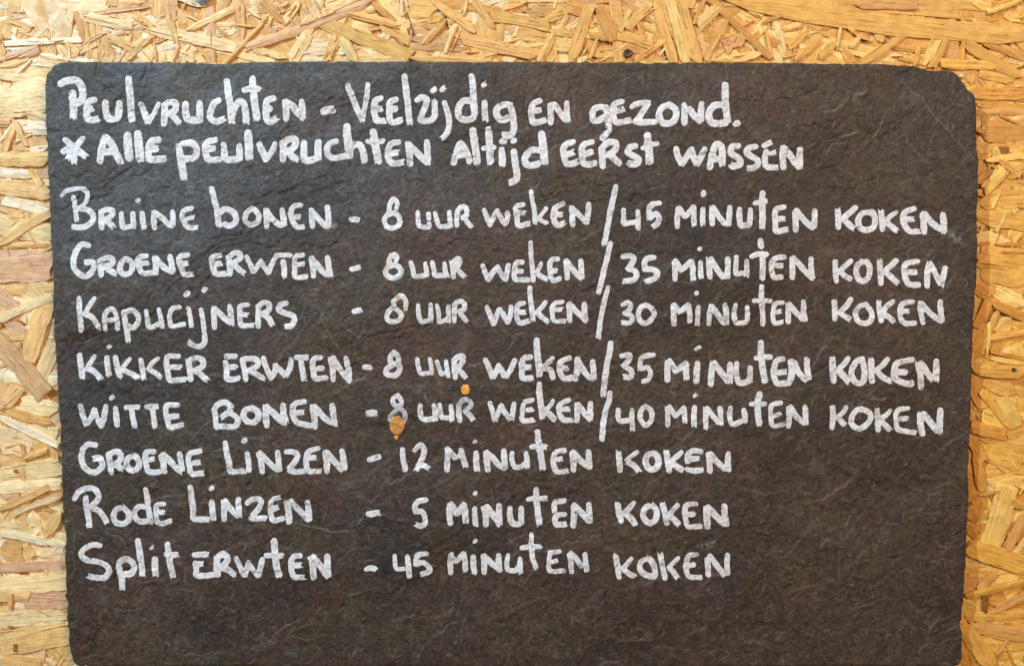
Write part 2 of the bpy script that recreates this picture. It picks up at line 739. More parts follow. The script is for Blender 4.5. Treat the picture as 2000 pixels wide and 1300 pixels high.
# splinters on top of the traced strands
for k in range(70):
    side = rng.random()
    if side < .5: px, py = rng.uniform(0, 2000), rng.uniform(-5, 118)
    elif side < .75: px, py = rng.uniform(0, 90), rng.uniform(120, 1300)
    else: px, py = rng.uniform(1915, 2000), rng.uniform(120, 1300)
    L = rng.uniform(12, 45); a = rng.gauss(0, 1.1); w = rng.uniform(2, 5)
    V, F, UV, c = strand_geo(px - math.cos(a) * L / 2, py - math.sin(a) * L / 2, px + math.cos(a) * L / 2, py + math.sin(a) * L / 2, w, rng.choice('ptwob'), rng.uniform(0.0012, 0.0019), segs=3, ragged=1.5, top=0.0003)
    c = sheen_tint(c, px); n = len(fv)
    fv.extend(V); fuv.extend(UV); fc.extend([c] * len(V)); ff.extend([tuple(i + n for i in f) for f in F])
fill = make_mesh('wood_splinters', fv, ff, WOOD, smooth=False, parent=wall, colors=np.array(fc), uv=fuv)
fill['kind'] = 'stuff'

# knots in the board
KNOT = plain_material('knot_wood', srgb(92, 52, 36), 0.6, 0, 700, 0.8, 0.5)
def knot(px, py, rx, ry, lift, deep):
    V, F = [], []
    n = 20
    V.append((0, deep, 0))
    for ring, (rr, dd) in enumerate(((0.5, deep * .7), (0.85, -0.0002), (1.0, 0.0006))):
        for i in range(n):
            a = 2 * math.pi * i / n
            q = rr * (1 + 0.10 * math.sin(3 * a + ring) + rng.uniform(-.06, .06))
            V.append((rx * UNIT * q * math.cos(a), dd, ry * UNIT * q * math.sin(a)))
    for i in range(n):
        j = (i + 1) % n
        F.append((0, 1 + i, 1 + j))
        for r in range(2):
            a = 1 + r * n; b = a + n
            F.append((a + i, b + i, b + j, a + j))
    o = make_mesh('knot', V, F, KNOT, parent=wall)
    x, z = unproject(px, py, -lift)
    o.location = (float(x), -lift, float(z))
    o['label'] = 'dark brown knot in the board'
knot(1227, 104, 10, 8, 0.0031, 0.0012)
knot(1981, 722, 5, 4, 0.0031, 0.0006)

# ------------------------------------------------------------------ screw in the board, cut by the top of the picture
STEEL = plain_material('zinc_steel', (0.55, 0.60, 0.68), 0.32, 1.0, 900, 0.4, 0.2)
def make_screw(px, py, r):
    x, z = unproject(px, py, -0.003)
    V, F = [], []
    n = 28
    prof = ((1.0, 0.0022), (1.0, 0.0), (0.93, -0.00025), (0.55, -0.0004), (0.40, -0.0004), (0.36, 0.0004))
    for rr, d in prof:
        for i in range(n):
            a = 2 * math.pi * i / n
            q = rr * (1 if rr > .45 else (1 + 0.22 * math.cos(6 * a)))
            V.append((r * q * math.cos(a), d, r * q * math.sin(a)))
    for k in range(len(prof) - 1):
        for i in range(n):
            j = (i + 1) % n
            F.append((k * n + i, (k + 1) * n + i, (k + 1) * n + j, k * n + j))
    F.append([5 * n + i for i in range(n)])
    o = make_mesh('screw', V, F, STEEL)
    o.location = (float(x), -0.0034, float(z))
    o['label'] = 'round steel screw head sunk in the strand board above the slate'
    o['category'] = 'screw'
make_screw(394, -9, 15.5 * UNIT)

# ------------------------------------------------------------------ the slate
FRONT = -0.010                                  # front face of the slate
BACK = -0.0042
OUT = [(122,124),(110,129),(96,140),(93,155),(92,175),(92.5,212),(93,250),(95,275),(95,312),(97,335),(99,381),(100,428),(101.5,458),(102.5,489),(103,515),(105.5,534),(105.5,592),(107,638),(109,672),(110,715),(111.5,761),(113,792),(114.5,838),(117,869),(119,900),(120.5,930),(122,961),(124.5,1009),(127,1041),(129,1074),(130,1122),(131,1171),(133.5,1209),(136.5,1251),(138,1281),(143,1296),(152,1302),(400,1303),(900,1304),(1500,1304),(1860,1302),(1873,1296),(1878.5,1284),(1878.5,1254),(1880.6,1207),(1880,1189),(1882.5,1177),(1884.6,1131),(1887.7,1069),(1890,1007),(1891,977),(1892,931),(1894,900),(1896,838),(1898.5,792),(1901,700),(1903,638),(1905.5,592),(1907.7,531),(1909,505),(1910,412),(1911,381),(1911.7,335),(1913,314),(1910,292),(1909,268),(1909,228),(1907.7,203),(1905.5,189),(1900,181),(1891,175),(1886,163),(1878,151),(1868,142),(1862,138),(1844,134),(1830,136),(1820,136),(1810,133),(1790,129),(1770,127),(1720,125.6),(1680,126),(1600,125.4),(1400,123),(1200,122.6),(800,121.4),(640,121),(500,121),(470,122),(445,125.5),(412,125.5),(390,122),(300,122),(180,122.5)]

GS = 1.9                                        # grid step in photo pixels
gx = np.arange(84, 1922, GS); gy = np.arange(112, 1312, GS)
PX, PY = np.meshgrid(gx, gy)

def outline_distance(PX, PY, pts):
    best = np.full(PX.shape, 1e9)
    inside = np.zeros(PX.shape, bool)
    n = len(pts)
    for i in range(n):
        (xa, ya), (xb, yb) = pts[i], pts[(i + 1) % n]
        dx, dy = xb - xa, yb - ya
        t = np.clip(((PX - xa) * dx + (PY - ya) * dy) / (dx * dx + dy * dy), 0, 1)
        best = np.minimum(best, (PX - xa - t * dx) ** 2 + (PY - ya - t * dy) ** 2)
        if abs(dy) > 1e-9:
            c = ((ya > PY) != (yb > PY)) & (PX < dx * (PY - ya) / dy + xa)
            inside ^= c
    d = np.sqrt(best)
    return np.where(inside, d, -d)
DIST = outline_distance(PX, PY, OUT)
edge_n = (fbm(PX, PY, 14, 3, 3) - .5) * 1.8 + (fbm(PX, PY, 5, 2, 9) - .5) * 1.8 - np.clip(fbm(PX, PY, 20, 2, 27) - .66, 0, 1) * 16
DEDGE = DIST + edge_n

# relief: broad undulation, fibrous lumps, terraces of split layers
wx = PX + (fbm(PX, PY, 40, 3, 1) - .5) * 40
wy = PY + (fbm(PX, PY, 40, 3, 6) - .5) * 40
h = (fbm(PX, PY, 420, 3, 2) - .5) * 1.1
h += (fbm(wx, wy, 60, 4, 12) - .5) * 0.9
ca, sa = math.cos(0.9), math.sin(0.9)
rx, ry = wx * ca - wy * sa, wx * sa + wy * ca
h += (fbm(rx * 0.55, ry * 1.2, 13, 3, 15, .6) - .5) * 0.48
h += (fbm(PX, PY, 5.0, 2, 21) - .5) * 0.85
ter = fbm(wx * .8 + wy * .3, wy, 230, 4, 25)
TINT_E = np.zeros_like(PX)
RIM = np.zeros_like(PX)
for q, lv in enumerate((0.34, 0.40, 0.46, 0.52, 0.58, 0.64, 0.70)):
    w_ = 0.003 + 0.03 * sstep(.4, .65, fbm(PX, PY, 90, 2, 30 + q))
    h += 0.95 * sstep(lv - w_, lv + w_, ter)
    g_ = 0.0035
    RIM = np.maximum(RIM, np.exp(-((ter - lv) / g_) ** 2) * sstep(.5, .68, fbm(PX, PY, 70, 3, 20 + q)))
t2 = fbm(ry * 0.45 + 900, rx * 1.1, 60, 4, 17)
for q, lv in enumerate((0.38, 0.46, 0.54, 0.62)):
    mk = sstep(.5, .62, fbm(PX, PY, 110, 2, 10 + q))
    h += 0.42 * sstep(lv - .006, lv + .006, t2) * mk
    RIM = np.maximum(RIM, .8 * np.exp(-((t2 - lv) / 0.006) ** 2) * mk * sstep(.5, .7, fbm(PX, PY, 26, 2, 5 + q)))
# chipped bevel along the outline
bev = 2 + 6 * fbm(PX, PY, 60, 3, 28)
e = np.clip(1 - DEDGE / bev, 0, 1)
h -= e ** 1.8 * (0.6 + 1.0 * fbm(PX, PY, 25, 3, 33))

THREAD = np.zeros_like(PX); SCUFF = np.zeros_like(PX); RUST = np.zeros_like(PX); DARK = np.zeros_like(PX)
def splat(A, x, y, r, v):
    i0, i1 = int((x - 3 * r - gx[0]) / GS), int((x + 3 * r - gx[0]) / GS) + 2
    j0, j1 = int((y - 3 * r - gy[0]) / GS), int((y + 3 * r - gy[0]) / GS) + 2
    i0, j0 = max(i0, 0), max(j0, 0)
    if i0 >= i1 or j0 >= j1: return
    s = (slice(j0, j1), slice(i0, i1))
    g = v * np.exp(-((PX[s] - x) ** 2 + (PY[s] - y) ** 2) / (2 * r * r))
    A[s] = np.maximum(A[s], g)
def polyline(A, pts, r, v, step=1.2, jit=1.2, fade=True):
    pts = np.array(pts, float)
    seg = np.hypot(*(pts[1:] - pts[:-1]).T); tot = seg.sum()
    s = 0; jx = jy = 0
    for k in range(len(seg)):
        m = max(2, int(seg[k] / step))
        for q in range(m):
            t = q / m
            jx = jx * .9 + rng.gauss(0, .25) * jit; jy = jy * .9 + rng.gauss(0, .25) * jit
            p = pts[k] * (1 - t) + pts[k + 1] * t
            u = (s + t * seg[k]) / tot
            f = (0.35 + 0.65 * math.sin(math.pi * u)) if fade else 1
            splat(A, p[0] + jx, p[1] + jy, r, v * f * rng.uniform(.55, 1))
        s += seg[k]
SCARS = [
 ([(1755,150),(1780,170),(1800,190),(1830,230),(1860,262),(1885,290),(1905,312)], 1.5, .5),
 ([(1768,235),(1775,280),(1800,310),(1830,332)], 1.3, .4), ([(1850,190),(1875,205),(1902,212)], 1.2, .5),
 ([(1610,220),(1628,219),(1642,208),(1650,195)], 1.2, .9), ([(1622,252),(1632,237)], 1.2, 1.0),
 ([(1615,310),(1622,287),(1628,283),(1660,281)], 1.2, .8), ([(1730,215),(1724,240),(1712,262),(1705,272),(1690,278)], 1.3, .8),
 ([(1640,270),(1665,262),(1680,258)], 2.2, .9), ([(1665,192),(1680,188),(1690,180)], 3, .7),
 ([(1450,240),(1480,262),(1505,285),(1520,300)], 1.2, .4),
 ([(440,365),(456,390),(466,425),(468,445),(462,458)], 1.2, .6),
 ([(600,565),(635,567)], 1.2, .6), ([(615,580),(632,630),(645,655),(668,688),(682,702)], 1.2, .6),
 ([(665,630),(690,655),(703,661),(712,645),(713,628)], 1.2, .7), ([(690,748),(705,742),(720,733)], 1.1, .7),
 ([(560,1020),(600,1028),(650,1038),(694,1038)], 1.3, .9), ([(632,1028),(658,1022)], 1.0, .6), ([(695,1025),(708,1015),(712,1000)], 1.5, .7),
 ([(250,1128),(280,1135),(300,1133),(322,1128)], 1.2, .7), ([(328,1142),(345,1135),(350,1125)], 1.1, .5),
 ([(128,1018),(138,1014)], 1.4, .8), ([(143,1022),(146,1050),(144,1070),(132,1078)], 1.3, .4), ([(145,1075),(146,1100),(140,1125),(133,1133)], 1.3, .4),
 ([(675,1163),(700,1158),(720,1150)], 1.2, .7), ([(1595,990),(1625,965),(1640,955),(1655,940),(1675,920)], 2.2, .6),
 ([(1650,1035),(1655,1018),(1662,1005)], 1.5, .5), ([(1812,985),(1815,967),(1835,962),(1842,955)], 1.3, .6), ([(1815,1098),(1830,1092),(1846,1089)], 1.3, .7),
 ([(1628,656),(1612,678),(1596,702),(1586,720)], 1.1, .9), ([(1661,656),(1655,675),(1648,690)], 1.1, .6),
 ([(1692,777),(1718,781),(1736,777)], 1.2, .9), ([(1675,790),(1690,782)], 2.0, .5), ([(1737,765),(1750,757)], 1.0, .6),
 ([(1110,175),(1120,188),(1123,216),(1120,234),(1112,252)], 1.0, .6), ([(1020,228),(1018,262),(1010,276)], .9, .5),
 ([(825,245),(826,262),(824,280)], 1.0, .5), ([(963,335),(952,354),(943,360)], 1.1, .7), ([(845,300),(850,335),(850,350),(855,366)], 1.0, .45),
 ([(1085,555),(1080,575)], 1.0, .5), ([(914,716),(945,712)], 1.0, .8), ([(925,750),(938,748)], 1.0, .8),
 ([(1005,829),(1030,833),(1046,833)], 1.2, .7), ([(1098,835),(1110,845),(1125,848)], 1.2, .6),
 ([(850,640),(870,620)], 1.0, .5), ([(1355,572),(1343,590),(1335,600)], 1.0, .7), ([(1305,605),(1303,612),(1292,620)], 1.0, .7),
 ([(1320,432),(1330,440),(1345,436)], 1.0, .4), ([(1238,480),(1250,460),(1253,450)], 1.0, .6),
 ([(980,1042),(1000,1060),(1005,1070)], 1.1, .5), ([(1020,650),(1000,652)], 1.0, .5), ([(1240,455),(1250,450)], 1.0, .4),
 ([(1650,1195),(1680,1190),(1720,1170)], 1.6, .4), ([(1850,1230),(1870,1222)], 1.3, .5), ([(1530,1165),(1560,1150),(1600,1140)], 1.4, .4),
 ([(200,1180),(240,1192),(280,1190)], 1.2, .5), ([(330,1275),(390,1282),(430,1270)], 1.3, .5), ([(760,1220),(800,1200),(850,1195)], 1.3, .5),
 ([(560,1240),(600,1250),(640,1238)], 1.2, .5), ([(980,1200),(1040,1170),(1090,1165)], 1.2, .45), ([(1180,1235),(1230,1250),(1290,1245)], 1.3, .45),
 ([(1520,745),(1535,760),(1538,780),(1542,800)], 1.0, .3), ([(1210,1120),(1230,1110)], 1.0, .5), ([(150,1290),(200,1275)], 1.2, .4),
 ([(520,560),(560,500),(590,470)], 1.2, .3), ([(860,1090),(862,1125),(870,1140)], 1.0, .4), ([(1600,1010),(1560,1060),(1530,1090)], 1.5, .35),
]
for pts, r, v in SCARS:
    polyline(THREAD, pts, r * 0.72, min(1.3, v * 1.5), 1.2, 2.4)
for pts in ([(752,500),(752,540),(765,560),(790,605),(800,640),(830,672)], [(832,662),(845,700),(853,740),(862,765),(885,788)]):
    polyline(RUST, pts, 3.0, 1.0)
splat(RUST, 413, 925, 3.5, 1.1); splat(RUST, 883, 560, 5, .5)
polyline(SCUFF, [(1852,448),(1866,462),(1880,476)], 5, .6, 3); polyline(SCUFF, [(636,446),(662,440)], 3.5, .7, 3)
polyline(SCUFF, [(1365,1066),(1385,1062),(1403,1060)], 4, .8, 3); polyline(SCUFF, [(818,760),(838,778),(850,788)], 4, .7, 3)
polyline(SCUFF, [(1312,735),(1318,750),(1314,770)], 4, .6, 3); polyline(SCUFF, [(960,445),(1000,455),(1030,458)], 5, .3, 3)
splat(DARK, 775, 852, 5, .6); splat(DARK, 908, 772, 4, .6); splat(DARK, 756, 1112, 9, 1); splat(DARK, 435, 1036, 4, .9); splat(DARK, 748, 1104, 6, .9); splat(DARK, 1850, 1190, 12, .35)
# hundreds of little fibre-like ridges
for k in range(9000):
    x, y = rng.uniform(95, 1905), rng.uniform(125, 1300)
    a = rng.gauss(-0.8, 0.75); L = rng.choice([5, 7, 9, 12, 17, 24]) * rng.uniform(.7, 1.3); c = rng.uniform(-.09, .09)
    pts = [(x, y)]
    for q in range(4):
        x += math.cos(a) * L / 4; y += math.sin(a) * L / 4; a += c * L / 3
        pts.append((x, y))
    polyline(THREAD, pts, rng.uniform(.65, 1.0), rng.choice([.22, .35, .5, .9]) * rng.uniform(.6, 1.1), 1.7, 0.4)
THREAD = np.maximum(THREAD, RIM * .26)
h += THREAD * 0.75 * (0.6 + fbm(PX, PY, 30, 2, 8)) + SCUFF * 0.1
h -= DARK * 0.25
h -= h[(DIST > 20)].mean()
HS = UNIT * 4.2                                 # height unit -> metres
HGT = h * HS * 0.36

# colour of the stone, with cool sheen and light falloff painted in
def mix(a, b, t): return a * (1 - t[..., None]) + b * t[..., None]
ones = np.ones(PX.shape + (3,))
C = ones * srgb(73, 68, 65)
grn, pur, brn, olv = srgb(66, 66, 60), srgb(74, 66, 70), srgb(84, 60, 48), srgb(80, 67, 49)
C = mix(C, grn, sstep(.47, .62, fbm(wx, wy, 90, 4, 4)) * .7)
C = mix(C, pur, sstep(.5, .66, fbm(wx, wy, 75, 4, 18)) * .7)
right = sstep(50, 1000, PX * .8 + (PY - 250) * 1.05 + (fbm(PX, PY, 260, 3, 22) - .5) * 700)
C = mix(C, srgb(79, 61, 52), right * .9)
C = mix(C, brn, right * sstep(.46, .64, fbm(wx, wy, 110, 4, 29)) * .7)
C = mix(C, olv, right * sstep(.5, .64, fbm(wx, wy, 80, 4, 35)) * .6)
C = mix(C, ones * srgb(82, 83, 90), (1 - right) * sstep(.36, .60, fbm(wx, wy, 130, 4, 38)) * .9)  # cool sheen at the upper left, painted as blue-grey
C *= (1.25 - 0.40 * sstep(150, 800, PY + PX * .25 + (fbm(PX, PY, 200, 3, 30) - .5) * 300))[..., None]  # light falloff from the upper left put in, with darker stone below
C *= (0.60 + 0.80 * fbm(PX, PY, 170, 3, 26))[..., None]
C *= (0.30 + 1.40 * fbm(PX, PY, 5.5, 2, 11))[..., None]
C *= (0.72 + 0.56 * fbm(wx, wy, 24, 3, 13))[..., None]
C *= (0.86 + 0.30 * fbm(PX, PY, 210, 3, 14))[..., None]
C = mix(C, ones * srgb(146, 138, 126), np.clip(THREAD * .85, 0, .9))
C = mix(C, ones * srgb(165, 166, 170), np.clip(SCUFF * sstep(.42, .6, fbm(PX, PY, 5, 2, 19)) * 1.1, 0, .9))
C = mix(C, ones * srgb(140, 98, 64), np.clip(.85 * RUST * sstep(.3, .6, fbm(PX, PY, 9, 2, 23)), 0, .9))
C = mix(C, ones * srgb(26, 24, 24), np.clip(DARK, 0, .95))
C = C * 0.72 * np.array([1.04, 0.99, 0.93])
speck = NZ[7](PX / 2.6, PY / 2.6) * NZ[8](PX / 3.1 + 5, PY / 3.1)
C = mix(C, ones * srgb(190, 180, 165), np.clip((speck - .93) * 14, 0, .8))
C = mix(C, ones * srgb(30, 28, 28), np.clip((.012 - speck) * 60, 0, .7))

def sample(A, px, py):
    fx = np.clip((px - gx[0]) / GS, 0, len(gx) - 1.001); fy = np.clip((py - gy[0]) / GS, 0, len(gy) - 1.001)
    i = fx.astype(int); j = fy.astype(int); fx = fx - i; fy = fy - j
    if A.ndim == 3: fx = fx[..., None]; fy = fy[..., None]
    return (A[j, i] * (1 - fx) + A[j, i + 1] * fx) * (1 - fy) + (A[j + 1, i] * (1 - fx) + A[j + 1, i + 1] * fx) * fy

V2, F2, B2 = contour_mesh(DEDGE, gx, gy)
hx, hz = unproject(V2[:, 0], V2[:, 1], FRONT)
ORI = np.array([0.0, FRONT, 1.5])
sv = np.stack([hx, FRONT - sample(HGT, V2[:, 0], V2[:, 1]), hz], 1)
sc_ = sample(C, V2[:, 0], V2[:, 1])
# sides: follow the boundary edges back to the rear face, rough like a split edge
edges = {}
for f in F2:
    if len(f) == 4 and not (B2[f[0]] or B2[f[1]] or B2[f[2]] or B2[f[3]]): continue
    m = len(f)
    for i in range(m):
        a, b = f[i], f[(i + 1) % m]
        if B2[a] and B2[b]:
            if (b, a) in edges: del edges[(b, a)]
            else: edges[(a, b)] = 1
nxt = {a: b for a, b in edges}
start = max(nxt, key=lambda q: 0)
loops = []; left = set(nxt)
while left:
    s = left.pop(); lp = [s]; c = nxt[s]
    while c != s and c in left:
        left.discard(c); lp.append(c); c = nxt[c]
    loops.append(lp)
loop = max(loops, key=len)
keep = sv.tolist(); cols = sc_.tolist()
rings = [loop]
cx, cz = sv[loop][:, 0].mean(), sv[loop][:, 2].mean()
for k, (yy, inset) in enumerate(((-0.0082, 0.0003), (-0.0062, -0.0002), (BACK, 0.0012))):
    ring = []
    for q in loop:
        x, y, z = sv[q]
        dx, dz = cx - x, cz - z; l = math.hypot(dx, dz)
        j = inset + rng.uniform(-.00015, .00015)
        ring.append(len(keep)); keep.append([x + dx / l * j, max(yy, y + 0.0003 * (k + 1)), z + dz / l * j])
        cols.append((srgb(58, 58, 60) * rng.uniform(.8, 1.2)).tolist())
    rings.append(ring)
F3 = [f[::-1] for f in F2]   # wound so that the front looks towards the camera
for a, b in zip(rings[:-1], rings[1:]):
    m = len(a)
    for i in range(m):
        F3.append([a[i], a[(i + 1) % m], b[(i + 1) % m], b[i]])
F3.append(rings[-1])
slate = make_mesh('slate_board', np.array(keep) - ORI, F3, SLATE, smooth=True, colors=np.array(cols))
slate.location = ORI
slate['label'] = 'dark grey split slate board covered in white handwritten Dutch bean cooking times'
slate['category'] = 'slate board'

